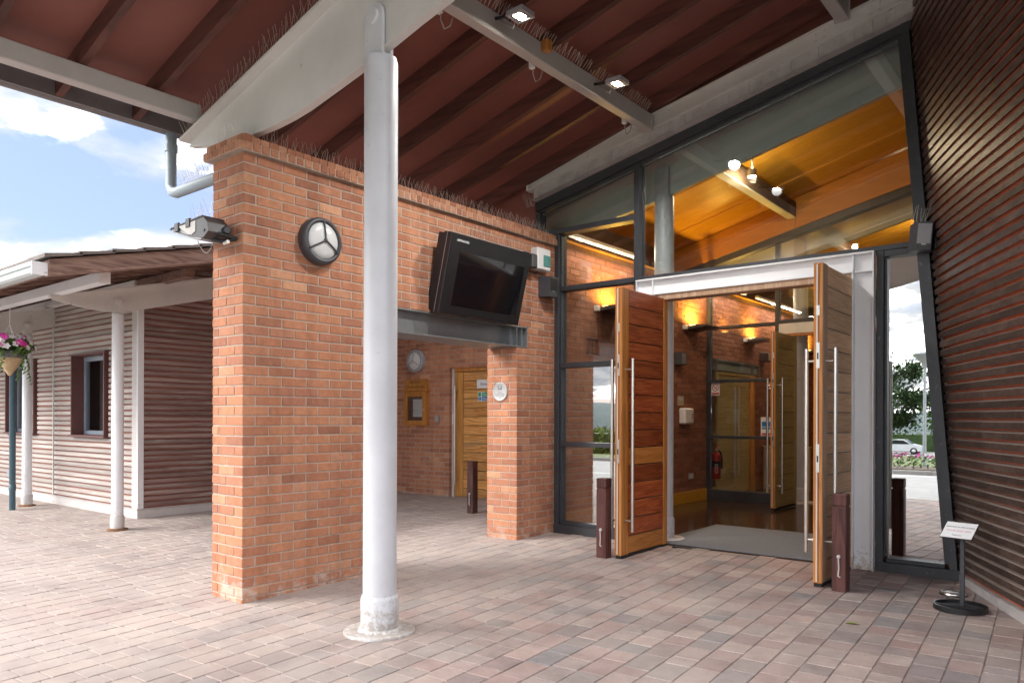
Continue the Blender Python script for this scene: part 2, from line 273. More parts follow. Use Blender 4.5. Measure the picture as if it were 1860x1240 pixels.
FLOOR.node_tree.nodes["Principled BSDF"].inputs["Specular IOR Level"].default_value = 0.4
PLAST = plain("plaster_warm", (0.17, 0.125, 0.085), 0.8, var=0.06)
DARKC = plain("ceiling_dark_brown", (0.10, 0.065, 0.04), 0.7, var=0.15)
CARDB = plain("pale_panel", (0.46, 0.36, 0.24), 0.7, var=0.06)
WPLAS = plain("white_plastic", (0.74, 0.74, 0.76), 0.35, var=0.04)
PAPER = plain("paper_white", (0.78, 0.79, 0.82), 0.7, var=0.03)
OPAL = plain("opal_glass", (0.64, 0.65, 0.66), 0.25, var=0.04)
DGR = plain("lamp_body_dark", (0.055, 0.055, 0.065), 0.45, var=0.15)
LGR = plain("lamp_body_grey", (0.33, 0.33, 0.36), 0.45, var=0.1)
RED = plain("red_enamel", (0.42, 0.018, 0.015), 0.3, var=0.08)
REDP = plain("sign_red", (0.55, 0.03, 0.035), 0.5, var=0.03)
BLUEP = plain("sign_blue", (0.02, 0.19, 0.52), 0.5, var=0.03)
GREENP = plain("sign_green", (0.02, 0.36, 0.16), 0.5, var=0.03)
INKP = plain("sign_ink", (0.03, 0.03, 0.035), 0.6, var=0.03)
REDI = plain("sign_red_ink", (0.62, 0.20, 0.24), 0.6, var=0.03)
LETT = plain("carved_lettering", (0.10, 0.035, 0.012), 0.7, var=0.1)
PLAQ = plain("plaque_stone_grey", (0.42, 0.42, 0.43), 0.5, var=0.05)
PLAQI = plain("plaque_relief", (0.20, 0.20, 0.22), 0.5, var=0.05)
WIRE = plain("spike_wire", (0.62, 0.54, 0.47), 0.4, metal=0.3, var=0.1)
CABLE = plain("cable_grey", (0.30, 0.28, 0.27), 0.6, var=0.1)
WICK = plain("wicker_straw", (0.52, 0.38, 0.22), 0.8, var=0.25, scale=30, bump=0.5)
WICKD = plain("wicker_grey", (0.20, 0.19, 0.20), 0.8, var=0.3, scale=30, bump=0.5)
LEAF = pieces("leaf_green", [(0.0, (0.035, 0.085, 0.018)), (0.5, (0.065, 0.14, 0.025)), (1.0, (0.12, 0.19, 0.04))], nvar=0.15, bump=0.1, rough=0.6)
LEAFD = pieces("leaf_dark", [(0.0, (0.022, 0.05, 0.018)), (0.5, (0.04, 0.08, 0.025)), (1.0, (0.07, 0.12, 0.035))], nvar=0.15, bump=0.1, rough=0.6)
LEAFY = pieces("leaf_yellow_green", [(0.0, (0.08, 0.13, 0.02)), (0.5, (0.14, 0.20, 0.03)), (1.0, (0.22, 0.26, 0.05))], nvar=0.15, bump=0.1, rough=0.6)
PETW = pieces("petal_white", [(0.0, (0.70, 0.66, 0.70)), (1.0, (0.80, 0.80, 0.78))], nvar=0.05, bump=0.05, rough=0.6)
PETP = pieces("petal_magenta", [(0.0, (0.62, 0.03, 0.30)), (1.0, (0.72, 0.10, 0.45))], nvar=0.08, bump=0.05, rough=0.6)
BARK = plain("bark", (0.12, 0.09, 0.07), 0.9, var=0.3, scale=12, bump=0.6)
GRASS = plain("lawn_grass", (0.10, 0.13, 0.03), 0.9, var=0.4, scale=2.5, bump=0.6)
ASPH = plain("asphalt", (0.29, 0.285, 0.28), 0.85, var=0.15, scale=4, bump=0.4)
KERB = plain("kerb_concrete", (0.36, 0.34, 0.31), 0.85, var=0.15)
LINE = plain("road_paint", (0.75, 0.75, 0.72), 0.7, var=0.05)
CARP = plain("car_paint_white", (0.72, 0.73, 0.75), 0.2, var=0.02)
CARG = plain("car_glass", (0.02, 0.025, 0.03), 0.08, var=0.05)
TYRE = plain("tyre_rubber", (0.02, 0.02, 0.02), 0.8, var=0.1)
HILLM = plain("far_hill", (0.09, 0.13, 0.13), 0.95, var=0.2, scale=0.03)
EARTH = plain("ground_soil_grass", (0.09, 0.105, 0.035), 0.95, var=0.3, scale=0.8)
LAMPG = plain("lamp_post_galvanised", (0.42, 0.45, 0.47), 0.4, metal=0.4, var=0.06)
GL = glass("pane_glass", 0.12, (0.95, 0.97, 0.96))
GLR = glass("pane_glass_mirror", 0.72, (0.70, 0.74, 0.74))
GLI = glass("pane_glass_inner", 0.05, (0.96, 0.97, 0.96))
WGL = glass("window_glass", 0.03, (0.93, 0.95, 0.96))
CURT = plain("curtain_pale", (0.72, 0.69, 0.62), 0.9, var=0.15, scale=9)
AMBGLOW = glow("amber_lamp", (1.0, 0.50, 0.10), 2.0)
LEDGLOW = glow("floodlight_led", (1.0, 0.95, 0.80), 25.0)
TUBE = glow("strip_light_diffuser", (0.95, 0.93, 0.88), 0.12)

# ------------------------------------------------------------------ mesh helpers
class MB:
    def __init__(s): s.v = []; s.f = []; s.s = []
    def add(s, vs, fs, smooth=False):
        o = len(s.v); s.v += [tuple(p) for p in vs]
        for f in fs: s.f.append(tuple(o + i for i in f)); s.s.append(smooth)
        return s
    def box(s, x0, x1, y0, y1, z0, z1, mtx=None):
        vs = [Vector((x, y, z)) for z in (z0, z1) for y in (y0, y1) for x in (x0, x1)]
        if mtx is not None: vs = [mtx @ p for p in vs]
        return s.add(vs, [(0, 2, 3, 1), (4, 5, 7, 6), (0, 1, 5, 4), (2, 6, 7, 3), (0, 4, 6, 2), (1, 3, 7, 5)])
    def cbox(s, x0, x1, y0, y1, z0, z1, c=0.004, mtx=None):
        """box with chamfered edges"""
        vs = []
        X = (x0, x1); Y = (y0, y1); Z = (z0, z1)
        idx = {}
        for i in range(2):
            for j in range(2):
                for k in range(2):
                    sx = 1 - 2 * i; sy = 1 - 2 * j; sz = 1 - 2 * k
                    for a, p in (('x', (X[i], Y[j] + sy * c, Z[k] + sz * c)), ('y', (X[i] + sx * c, Y[j], Z[k] + sz * c)), ('z', (X[i] + sx * c, Y[j] + sy * c, Z[k]))):
                        idx[(i, j, k, a)] = len(vs); vs.append(Vector(p))
        fs = []
        for i in range(2): fs.append([idx[(i, a, b, 'x')] for a, b in ((0, 0), (0, 1), (1, 1), (1, 0))][::1 if i == 0 else -1])
        for j in range(2): fs.append([idx[(a, j, b, 'y')] for a, b in ((0, 0), (1, 0), (1, 1), (0, 1))][::1 if j == 0 else -1])
        for k in range(2): fs.append([idx[(a, b, k, 'z')] for a, b in ((0, 0), (0, 1), (1, 1), (1, 0))][::1 if k == 0 else -1])
        for j in range(2):
            for k in range(2):
                fs.append([idx[(0, j, k, 'y')], idx[(1, j, k, 'y')], idx[(1, j, k, 'z')], idx[(0, j, k, 'z')]][::1 if j != k else -1])
        for i in range(2):
            for k in range(2):
                fs.append([idx[(i, 0, k, 'z')], idx[(i, 1, k, 'z')], idx[(i, 1, k, 'x')], idx[(i, 0, k, 'x')]][::1 if i != k else -1])
        for i in range(2):
            for j in range(2):
                fs.append([idx[(i, j, 0, 'x')], idx[(i, j, 1, 'x')], idx[(i, j, 1, 'y')], idx[(i, j, 0, 'y')]][::1 if i != j else -1])
        for i in range(2):
            for j in range(2):
                for k in range(2):
                    t = [idx[(i, j, k, a)] for a in 'xyz']; fs.append(t if (i + j + k) % 2 == 1 else t[::-1])
        if mtx is not None: vs = [mtx @ p for p in vs]
        return s.add(vs, fs)
    def prism(s, pts, axis, a, b, mtx=None):
        """polygon pts (2-D in the two other axes, cyclic order) extruded along axis from a to b"""
        def P(p, t):
            if axis == 'X': return Vector((t, p[0], p[1]))
            if axis == 'Y': return Vector((p[0], t, p[1]))
            return Vector((p[0], p[1], t))
        n = len(pts); vs = [P(p, a) for p in pts] + [P(p, b) for p in pts]
        if mtx is not None: vs = [mtx @ q for q in vs]
        fs = [tuple(range(n))[::-1], tuple(range(n, 2 * n))] + [(i, (i + 1) % n, n + (i + 1) % n, n + i) for i in range(n)]
        area = sum(pts[i][0] * pts[(i + 1) % n][1] - pts[(i + 1) % n][0] * pts[i][1] for i in range(n))
        flip = (area < 0) != (axis == 'Y')
        if (b < a): flip = not flip
        if flip: fs = [f[::-1] for f in fs]
        return s.add(vs, fs)
    def tube(s, pts, r, n=8, cap=True, smooth=True, r2=None):
        pts = [Vector(p) for p in pts]; rings = []
        up = None
        for i, p in enumerate(pts):
            d = (pts[min(i + 1, len(pts) - 1)] - pts[max(i - 1, 0)]).normalized()
            if up is None:
                up = Vector((0, 0, 1)) if abs(d.z) < 0.9 else Vector((1, 0, 0))
            a = d.cross(up).normalized(); b = a.cross(d).normalized(); up = b
            rr = r if r2 is None else r + (r2 - r) * i / (len(pts) - 1)
            rings.append([p + (a * math.cos(2 * math.pi * k / n) + b * math.sin(2 * math.pi * k / n)) * rr for k in range(n)])
        vs = [q for ring in rings for q in ring]; fs = []
        for i in range(len(pts) - 1):
            for k in range(n):
                fs.append((i * n + k, i * n + (k + 1) % n, (i + 1) * n + (k + 1) % n, (i + 1) * n + k))
        s.add(vs, fs, smooth)
        if cap:
            o = len(s.v)
            s.add(rings[0] + rings[-1], [tuple(range(n))[::-1], tuple(range(n, 2 * n))])
        return s
    def lathe(s, prof, c=(0, 0, 0), n=24, smooth=True, mtx=None, cap=True):
        vs = []
        for r, z in prof:
            for k in range(n):
                a = 2 * math.pi * k / n; p = Vector((c[0] + r * math.cos(a), c[1] + r * math.sin(a), c[2] + z))
                vs.append(mtx @ p if mtx is not None else p)
        fs = []
        for i in range(len(prof) - 1):
            for k in range(n):
                fs.append((i * n + k, i * n + (k + 1) % n, (i + 1) * n + (k + 1) % n, (i + 1) * n + k))
        s.add(vs, fs, smooth)
        if cap:
            m = len(prof) - 1
            if prof[0][0] > 1e-5: s.add([vs[k] for k in range(n)], [tuple(range(n))[::-1]])
            if prof[m][0] > 1e-5: s.add([vs[m * n + k] for k in range(n)], [tuple(range(n))])
        return s
    def quad(s, a, b, c, d): return s.add([a, b, c, d], [(0, 1, 2, 3)])
    def mesh(s, name, mats):
        me = bpy.data.meshes.new(name); me.from_pydata(s.v, [], s.f); me.update()
        me.polygons.foreach_set("use_smooth", s.s)
        for m in (mats if isinstance(mats, (list, tuple)) else [mats]): me.materials.append(m)
        return me

LOCAL = set()
def tag(o, label=None, cat=None, group=None, kind=None):
    if label: o["label"] = label
    if cat: o["category"] = cat
    if group: o["group"] = group
    if kind: o["kind"] = kind
    return o
def link(name, me, parent=None, loc=None):
    o = bpy.data.objects.new(name, me); C.objects.link(o)
    if parent is not None:
        o.parent = parent
        if parent.name in LOCAL or parent.parent is not None: o.location = (0, 0, 0)
        else: o.location = -parent.location
        if parent.parent is not None and parent.name in LOCAL: pass
    if loc is not None: o.location = Vector(loc) + (o.location if parent is not None else Vector((0, 0, 0)))
    return o
def thing(name, label, cat, loc=(0, 0, 0), group=None, rot=None, local=False):
    """an Empty at the thing's base; its parts are children built in world coordinates (or local ones)"""
    o = bpy.data.objects.new(name, None); C.objects.link(o); o.empty_display_size = 0.1
    o.location = loc
    if rot: o.rotation_euler = rot
    if rot or local: LOCAL.add(o.name)
    return tag(o, label, cat, group, "thing")
def part(name, mb, m, parent, kind=None, label=None):
    o = link(name, mb.mesh(name, m), parent)
    return tag(o, label, None, None, kind)
def solo(name, mb, m, label=None, cat=None, group=None, kind=None):
    return tag(link(name, mb.mesh(name, m)), label, cat, group, kind)
def B(*a): return MB().box(*a)
def CB(*a, c=0.004): return MB().cbox(*a, c=c)
def copy_tree(o, parent=None):
    c = o.copy(); C.objects.link(c)
    if o.name in LOCAL: LOCAL.add(c.name)
    if parent is not None: c.parent = parent
    for ch in list(o.children): copy_tree(ch, c)
    return c
def text(name, s, size, m, parent, mtx, align='CENTER', ext=0.0008):
    cu = bpy.data.curves.new(name, 'FONT'); cu.body = s; cu.size = size; cu.extrude = ext; cu.align_x = align; cu.align_y = 'CENTER'; cu.materials.append(m)
    o = bpy.data.objects.new(name, cu); C.objects.link(o)
    o.parent = parent
    base = Matrix.Identity(4) if (parent.name in LOCAL or parent.parent is not None) else Matrix.Translation(-parent.location)
    o.matrix_local = base @ mtx
    TEXTS.append(o)
    return o
TEXTS = []
def texts_to_mesh():
    """flat lettering becomes ordinary mesh parts"""
    dg = bpy.context.evaluated_depsgraph_get()
    for o in TEXTS:
        me = bpy.data.meshes.new_from_object(o.evaluated_get(dg)); n = o.name; mw = o.matrix_local.copy(); p = o.parent
        bpy.data.objects.remove(o)
        q = bpy.data.objects.new(n, me); C.objects.link(q); q.parent = p; q.matrix_local = mw
def face_mtx(pos, normal, up=(0, 0, 1)):
    z = Vector(normal).normalized(); u = Vector(up); x = u.cross(z).normalized(); y = z.cross(x)
    return Matrix(((x.x, y.x, z.x, pos[0]), (x.y, y.y, z.y, pos[1]), (x.z, y.z, z.z, pos[2]), (0, 0, 0, 1)))

# projected size of a piece, to choose which pieces become objects of their own
def proj_area(c, du, dv):
    q = Vector(c) - Vector((0, 0, EYE)); d = q.dot(fw)
    if d < 0.3: return 0.0
    u = 930 + 1367.9 * q.dot(r3) / d; vv = 757.9 + 1367.9 * q.dot(d3) / d
    if not (-20 < u < 1880 and -20 < vv < 1260): return 0.0
    def pr(p):
        q = Vector(p) - Vector((0, 0, EYE)); d = max(0.2, q.dot(fw)); return Vector((q.dot(r3) / d, q.dot(d3) / d))
    c = Vector(c); a = pr(c + Vector(du) / 2) - pr(c - Vector(du) / 2); b = pr(c + Vector(dv) / 2) - pr(c - Vector(dv) / 2)
    return abs(a.x * b.y - a.y * b.x)

GS, GY0 = 0.019, 3.055
def g(y): return GS * (min(max(y, -9.0), 14.0) - GY0)
# ================================================================== SETTING: ground, pavement, road
gm = MB(); gm.quad((-260, -9.3, -0.34), (260, -9.3, -0.34), (260, 260, -0.34), (-260, 260, -0.34)); gm.quad((-260, -260, -2.4), (260, -260, -2.4), (260, -60, -2.4), (-260, -60, -2.4)); gm.quad((-260, -60, -2.4), (260, -60, -2.4), (260, -9.3, -0.34), (-260, -9.3, -0.34))
solo("ground", gm, EARTH, "rough grassy ground far around the building", "ground", kind="structure")
rd = MB()
rd.box(-70, 40, -9.2, -1.16, -0.34, -0.185)
solo("road", rd, ASPH, "grey tarmac drive in front of the canopy", "road", kind="structure")
mk = MB(); mk.box(-70, -6.4, -4.05, -3.93, -0.185, -0.181); mk.box(-6.0, 40, -8.75, -8.65, -0.185, -0.181)
solo("road_marking", mk, LINE, "white painted line along the tarmac drive", "road marking", kind="structure")
kb = MB()
for i in range(60): kb.cbox(-60 + i * 1.0, -59.006 + i * 1.0, -1.155, -1.0, -0.3, g(-1.0) + 0.004, 0.012)
for i in range(60): kb.cbox(-60 + i * 1.0, -59.006 + i * 1.0, -9.35, -9.205, -0.33, -0.07, 0.012)
solo("kerb", kb, KERB, "pale concrete kerbs edging the tarmac drive", "kerb", kind="structure")
lw_ = MB(); lw_.quad((-120, -60, -2.2), (90, -60, -2.2), (90, -9.355, -0.10), (-120, -9.355, -0.10)); lw_.quad((-120, -170, -2.2), (90, -170, -2.2), (90, -60, -2.2), (-120, -60, -2.2))
solo("lawn", lw_, GRASS, "mown lawn beyond the drive", "lawn", kind="structure")

# pavement: bed of jointing sand, 300 nearest pavers as parts, the rest one field
pv_root = thing("pavement", "block paving of mixed brown and grey stones", "pavement")
tag(pv_root, kind="structure")
bed = MB()
for (x0, x1) in ((-24, -5.3), (-5.3, 2.6)):
    for k in range(30):
        ya = -1.0 + k * 0.5; yb = ya + 0.5
        if x0 > -6 and ya >= 7.0: continue
        bed.quad((x0, ya, g(ya) - 0.006), (x1, ya, g(ya) - 0.006), (x1, yb, g(yb) - 0.006), (x0, yb, g(yb) - 0.006))
bed.box(-24, 2.6, -1.0, 13.9, -0.33, -0.20)
bed_o = part("sand_bed", bed, BED, pv_root)
lineP, lineD = Vector((-4.4, 1.2)), Vector((-1.3, 2.4)).normalized()
lineN = Vector((-lineD.y, lineD.x))              # points to the left zone
def clip(poly, n, d, keep):
    o = []
    for i in range(len(poly)):
        a, b = poly[i], poly[(i + 1) % len(poly)]
        da, db = (a - lineP).dot(n) * keep - d, (b - lineP).dot(n) * keep - d
        if da >= 0: o.append(a)
        if (da >= 0) != (db >= 0): o.append(a + (b - a) * (da / (da - db)))
    return o
cand = []
rp = random.Random(11)
for zone, ang, keep in (("A", R(-3.2), 0),):
    t = Vector((math.sin(ang), math.cos(ang))); n2 = Vector((t.y, -t.x))     # along the row, across the rows
    for row in range(-110, 45):
        off = row * 0.162; pos = -9.0 + rp.random() * 0.2
        while pos < 15.5:
            ln = rp.choice((0.115, 0.158, 0.158, 0.203, 0.245)) if zone == "A" else rp.choice((0.158, 0.203, 0.245, 0.245))
            c = Vector((-4.6, 0)) + n2 * off + t * (pos + ln / 2)
            pos += ln + 0.007
            if not (-15.5 < c.x < 2.3 and -0.9 < c.y < 11.5): continue
            if c.y > 6.98 and c.x > -5.35: continue
            hw, hl = 0.078, ln / 2
            poly = [c - n2 * hw - t * hl, c + n2 * hw - t * hl, c + n2 * hw + t * hl, c - n2 * hw + t * hl]
            full = True
            if not full:
                poly = clip(poly, lineN, 0.003, keep)
                if len(poly) < 3: continue
            cand.append((proj_area((c.x, c.y, g(c.y)), (n2.x * 2 * hw, n2.y * 2 * hw, 0), (t.x * ln, t.y * ln, 0)) if full else 0.0, c, ln, ang, poly, zone))
cand.sort(key=lambda q: -q[0])
pav_me = {}
def paver_mesh(ln, zone):
    k = (round(ln, 3), zone)
    if k not in pav_me:
        a, b = 0.078, ln / 2; e = 0.0032
        vs = [(-a, -b, -0.03), (a, -b, -0.03), (a, b, -0.03), (-a, b, -0.03), (-a, -b, -0.005), (a, -b, -0.005), (a, b, -0.005), (-a, b, -0.005),
              (-a + e, -b + e, 0), (a - e, -b + e, 0), (a - e, b - e, 0), (-a + e, b - e, 0)]
        fs = [(i, (i + 1) % 4, 4 + (i + 1) % 4, 4 + i) for i in range(4)] + [(4 + i, 4 + (i + 1) % 4, 8 + (i + 1) % 4, 8 + i) for i in range(4)] + [(8, 9, 10, 11)]
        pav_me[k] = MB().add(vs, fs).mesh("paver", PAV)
    return pav_me[k]
field = MB()
fieldB = MB()
for i, (ar, c, ln, ang, poly, zone) in enumerate(cand):
    dz = rp.uniform(-0.0016, 0.0016)
    if i < 300:
        o = link("paver", paver_mesh(ln, zone), pv_root, (c.x, c.y, g(c.y) + dz))
        o.rotation_euler = (math.atan(GS) + rp.uniform(-0.004, 0.004), rp.uniform(-0.005, 0.005), -ang)
    else:
        ctr = sum(poly, Vector((0, 0))) / len(poly); m_ = len(poly)
        vs = [(p.x, p.y, g(p.y) + dz - 0.008) for p in poly]
        for p in poly:
            d = (ctr - p); q = p + d.normalized() * min(0.0045, d.length * 0.3); vs.append((q.x, q.y, g(q.y) + dz))
        fs = [(k, (k + 1) % m_, m_ + (k + 1) % m_, m_ + k) for k in range(m_)] + [tuple(range(m_, 2 * m_))]
        if sum((poly[k].x * poly[(k + 1) % m_].y - poly[(k + 1) % m_].x * poly[k].y) for k in range(m_)) < 0: fs = [f[::-1] for f in fs]
        (field if zone == "A" else fieldB).add(vs, fs)
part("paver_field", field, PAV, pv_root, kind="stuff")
# a few slots where joints have opened, dark
lf = MB(); p_ = Vector((-1.34, 5.18, g(5.18) + 0.002))
lf.add([p_ + Vector(d) for d in ((-0.05, -0.01, 0.001), (-0.01, -0.03, 0.012), (0.05, 0.0, 0.004), (-0.01, 0.025, 0.008))], [(0, 1, 2, 3)])
solo("fallen_leaf", lf, LEAFY, "small yellow fallen leaf lying on the paving", "leaf")

# ================================================================== MAIN BRICK WALL
WX, WB, WY0, WY1 = -5.0, -5.42, 3.055, 6.965
CH = 0.0745; ZB = -0.039
ST0, ST1 = ZB + 29 * CH, ZB + 32 * CH            # steel beam zone
PA1, PC0 = WY0 + 1.345, 6.282
wall = thing("brick_wall", "orange brick wall pierced by a wide opening, bird spikes along its coping", "wall", (-5.2, 3.1, 0))
specs = []
def face_courses(y0, y1, j0, j1, yref, corner):
    """stretchers on the face X = WX between y0 and y1; corner: the first brick turns the corner at yref"""
    for j in range(j0, j1):
        A = (j % 2 == 0); za, zb = ZB + j * CH + 0.005, ZB + (j + 1) * CH - 0.005
        first = yref + (0.1125 if A else 0.225)
        n = 0
        y = first
        if corner:
            if A: specs.append((WX - 0.215, WX, yref, yref + 0.1025, za, zb, 'X'))
            else: specs.append((WX - 0.1025, WX, yref, yref + 0.215, za, zb, 'X'))
        else:
            y = first - 0.225
        while y < y1 - 0.02:
            a, b = max(y, y0), min(y + 0.215, y1)
            if b - a > 0.02: specs.append((WX - 0.1025, WX, a, b, za, zb, 'X'))
            y += 0.225
def end_face(yf, j0, j1):
    for j in range(j0, j1):
        A = (j % 2 == 0); za, zb = ZB + j * CH + 0.005, ZB + (j + 1) * CH - 0.005
        if A: xs = [(WX - 0.225, WB)]
        else: xs = [(WX - 0.1125, WX - 0.3275), (WX - 0.3375, WB)]
        for a, b in xs: specs.append((b, a, yf, yf + 0.1025, za, zb, 'Y'))
face_courses(WY0, PA1, 0, 32, WY0, True)
end_face(WY0, 0, 45)
face_courses(WY0, WY1, 32, 45, WY0, True)
face_courses(6.47, WY1, 29, 32, WY0, False)
face_courses(PC0, WY1, 0, 29, PC0, True)
end_face(PC0, 0, 29)
ranked = []
for s_ in specs:
    c = ((s_[0] + s_[1]) / 2, (s_[2] + s_[3]) / 2, (s_[4] + s_[5]) / 2)
    if s_[6] == 'X': a = proj_area((WX, c[1], c[2]), (0, s_[3] - s_[2], 0), (0, 0, s_[5] - s_[4]))
    else: a = proj_area((c[0], s_[2], c[2]), (s_[1] - s_[0], 0, 0), (0, 0, s_[5] - s_[4]))
    # the column in front hides part of the first pier
    ranked.append((a, s_))
ranked.sort(key=lambda q: -q[0])
br_me = {}
fieldb = MB(); rb_ = random.Random(5)
for i, (a, s_) in enumerate(ranked):
    x0, x1, y0, y1, z0, z1, _ = s_
    c = ((x0 + x1) / 2, (y0 + y1) / 2, (z0 + z1) / 2)
    jx = rb_.uniform(-0.0012, 0.0016); jy = rb_.uniform(-0.0012, 0.0012)
    if i < 300:
        k = (round(x1 - x0, 3), round(y1 - y0, 3))
        if k not in br_me: br_me[k] = CB(-k[0] / 2, k[0] / 2, -k[1] / 2, k[1] / 2, -(z1 - z0) / 2, (z1 - z0) / 2, c=0.004).mesh("brick", BR)
        o = link("brick", br_me[k], wall, (c[0] + jx, c[1] + jy, c[2])); o.rotation_euler = (rb_.uniform(-0.003, 0.003), 0, rb_.uniform(-0.004, 0.004))
    else:
        fieldb.cbox(x0 + jx, x1 + jx, y0 + jy, y1 + jy, z0, z1, 0.004)
# back of the first pier towards the opening, seen only in reflections
for j in range(0, 29):
    z0 = ZB + j * CH + 0.005
    for x in (WB + 0.01, WB + 0.15, WB + 0.29): fieldb.box(x, min(x + 0.13, WX - 0.105), PA1 - 0.09, PA1 + 0.001, z0, z0 + 0.0645)
    y = WY0 + 0.11 - (0.11 if j % 2 else 0)
    while y < PA1 - 0.02:
        fieldb.box(WB - 0.001, WB + 0.09, max(y, WY0 + 0.104), min(y + 0.215, PA1 - 0.092), z0, z0 + 0.0645); y += 0.225
part("brick_field", fieldb, BR, wall, kind="stuff")
core = MB(); e = 0.0045
core.box(WB + e, WX - e, WY0 + e, PA1 - e, -0.1, ST1); core.box(WB + e, WX - e, WY0 + e, WY1, ST1 + 0.0005, 3.3135)
core.box(WB + e, WX - e, PC0 + e, WY1, -0.1, ST0 - 0.0005); core.box(WB + e, WX - e, 6.475, WY1, ST0, ST1)
part("mortar", core, MORTAR, wall)
# coping: a projecting course of headers and a weathered course on top
lo_me = CB(-0.258, 0.258, -0.034, 0.034, -0.030, 0.030, c=0.007).mesh("coping_brick", BRC)
up = MB(); up.prism([(-0.24, -0.025), (0.24, -0.025), (0.24, 0.022), (0.20, 0.034), (-0.20, 0.034), (-0.24, 0.022)], 'Y', -0.034, 0.034)
up_me = up.mesh("coping_brick", BRC)
XM = (WX + WB) / 2
y = 3.14; n = 0
while y < WY1 - 0.02:
    link("coping_brick", lo_me, wall, (XM + rb_.uniform(-0.003, 0.003), y, 3.349 + rb_.uniform(-0.001, 0.001)))
    link("coping_brick", up_me, wall, (XM + rb_.uniform(-0.004, 0.004), y, 3.405 + rb_.uniform(-0.002, 0.002)))
    y += 0.0755
end_lo = CB(-0.034, 0.034, -0.05, 0.05, -0.030, 0.030, c=0.007).mesh("coping_brick", BRC)
eu = MB(); eu.prism([(-0.05, -0.025), (0.05, -0.025), (0.05, 0.034), (-0.015, 0.034), (-0.05, 0.022)], 'X', -0.034, 0.034); end_up = eu.mesh("coping_brick", BRC)
for k in range(7):
    x = XM - 0.2265 + k * 0.0755
    link("coping_brick", end_lo, wall, (x, 3.05, 3.349 + rb_.uniform(-0.001, 0.001)))
    if 0 < k < 6 or True: link("coping_brick", end_up, wall, (x if 0 < k < 6 else x * 1.0 + (0.02 if k == 0 else -0.02), 3.07, 3.405))
cm = MB(); cm.box(XM - 0.252, XM + 0.252, 3.006, WY1, 3.3145, 3.3785); cm.box(XM - 0.235, XM + 0.235, 3.026, WY1, 3.379, 3.426); cm.box(XM - 0.198, XM + 0.198, 3.06, WY1, 3.4265, 3.436)
part("coping_mortar", cm, MORTAR, wall)

# steel beam over the opening
sb = thing("steel_beam", "grey galvanised steel beam carrying the brickwork over the opening", "beam", (-5.2, 5.4, ST0))
y0s, y1s = PA1 - 0.15, 6.462
m_ = MB(); m_.cbox(WB + 0.03, WX + 0.004, y0s, y1s, ST0 + 0.001, ST0 + 0.014, 0.002); part("bottom_flange", m_, LINT, sb)
m_ = MB(); m_.cbox(WB + 0.03, WX + 0.004, y0s, y1s, ST1 - 0.014, ST1 - 0.001, 0.002); part("top_flange", m_, LINT, sb)
m_ = MB(); m_.box(-5.07, -5.055, y0s, y1s - 0.002, ST0 + 0.014, ST1 - 0.014); part("web", m_, LINT, sb)
for yy in (6.16, 6.275, 6.36, 6.452):
    m_ = MB(); m_.box(-5.0545, WX + 0.003, yy - 0.006, yy + 0.006, ST0 + 0.0145, ST1 - 0.0145); part("stiffener", m_, LINT, sb)

# ================================================================== CANOPY STEEL
def top_z(x): return 3.66 + 0.265 * (x + 5.936)
BOT = [(-6.0, 3.615), (-5.9, 3.597), (-5.6, 3.545), (-5.246, 3.507), (-5.03, 3.499), (-4.817, 3.499), (-4.6, 3.512), (-4.419, 3.534), (-4.057, 3.602), (-3.794, 3.655), (-3.542, 3.719), (-3.312, 3.776), (-3.068, 3.828), (-2.0, 4.09), (1.0, 4.83)]
def canopy_beam(yf, dz, label, m, x1=0.5, group="tapered canopy beams"):
    t = thing("canopy_beam", label, "beam", (-3.65, yf, 3.7 + dz), group)
    b = [(x, z + dz) for x, z in BOT if x <= x1]
    if b[-1][0] < x1 - 1e-4:
        q = [p for p in BOT if p[0] > x1][0]; f_ = (x1 - b[-1][0]) / (q[0] - b[-1][0]); b.append((x1, b[-1][1] + f_ * (q[1] + dz - b[-1][1])))
    p = b + [(x1, top_z(x1) + dz)] + [(-6.0, top_z(-6.0) + dz)]
    part("web", MB().prism(p, 'Y', yf - 0.016, yf + 0.016), m, t)
    f = MB(); f.prism([(-6.03, top_z(-6.03) + dz), (x1, top_z(x1) + dz), (x1, top_z(x1) + dz + 0.02), (-6.03, top_z(-6.03) + dz + 0.02)], 'Y', yf - 0.10, yf + 0.10)
    part("top_flange", f, m, t)
    fl = MB()
    for i in range(len(b) - 1):
        (xa, za), (xb_, zb_) = b[i], b[i + 1]
        fl.prism([(xa, za - 0.016), (xb_, zb_ - 0.016), (xb_, zb_), (xa, za)], 'Y', yf - 0.03, yf + 0.03)
    part("bottom_edge", fl, m, t)
    return t
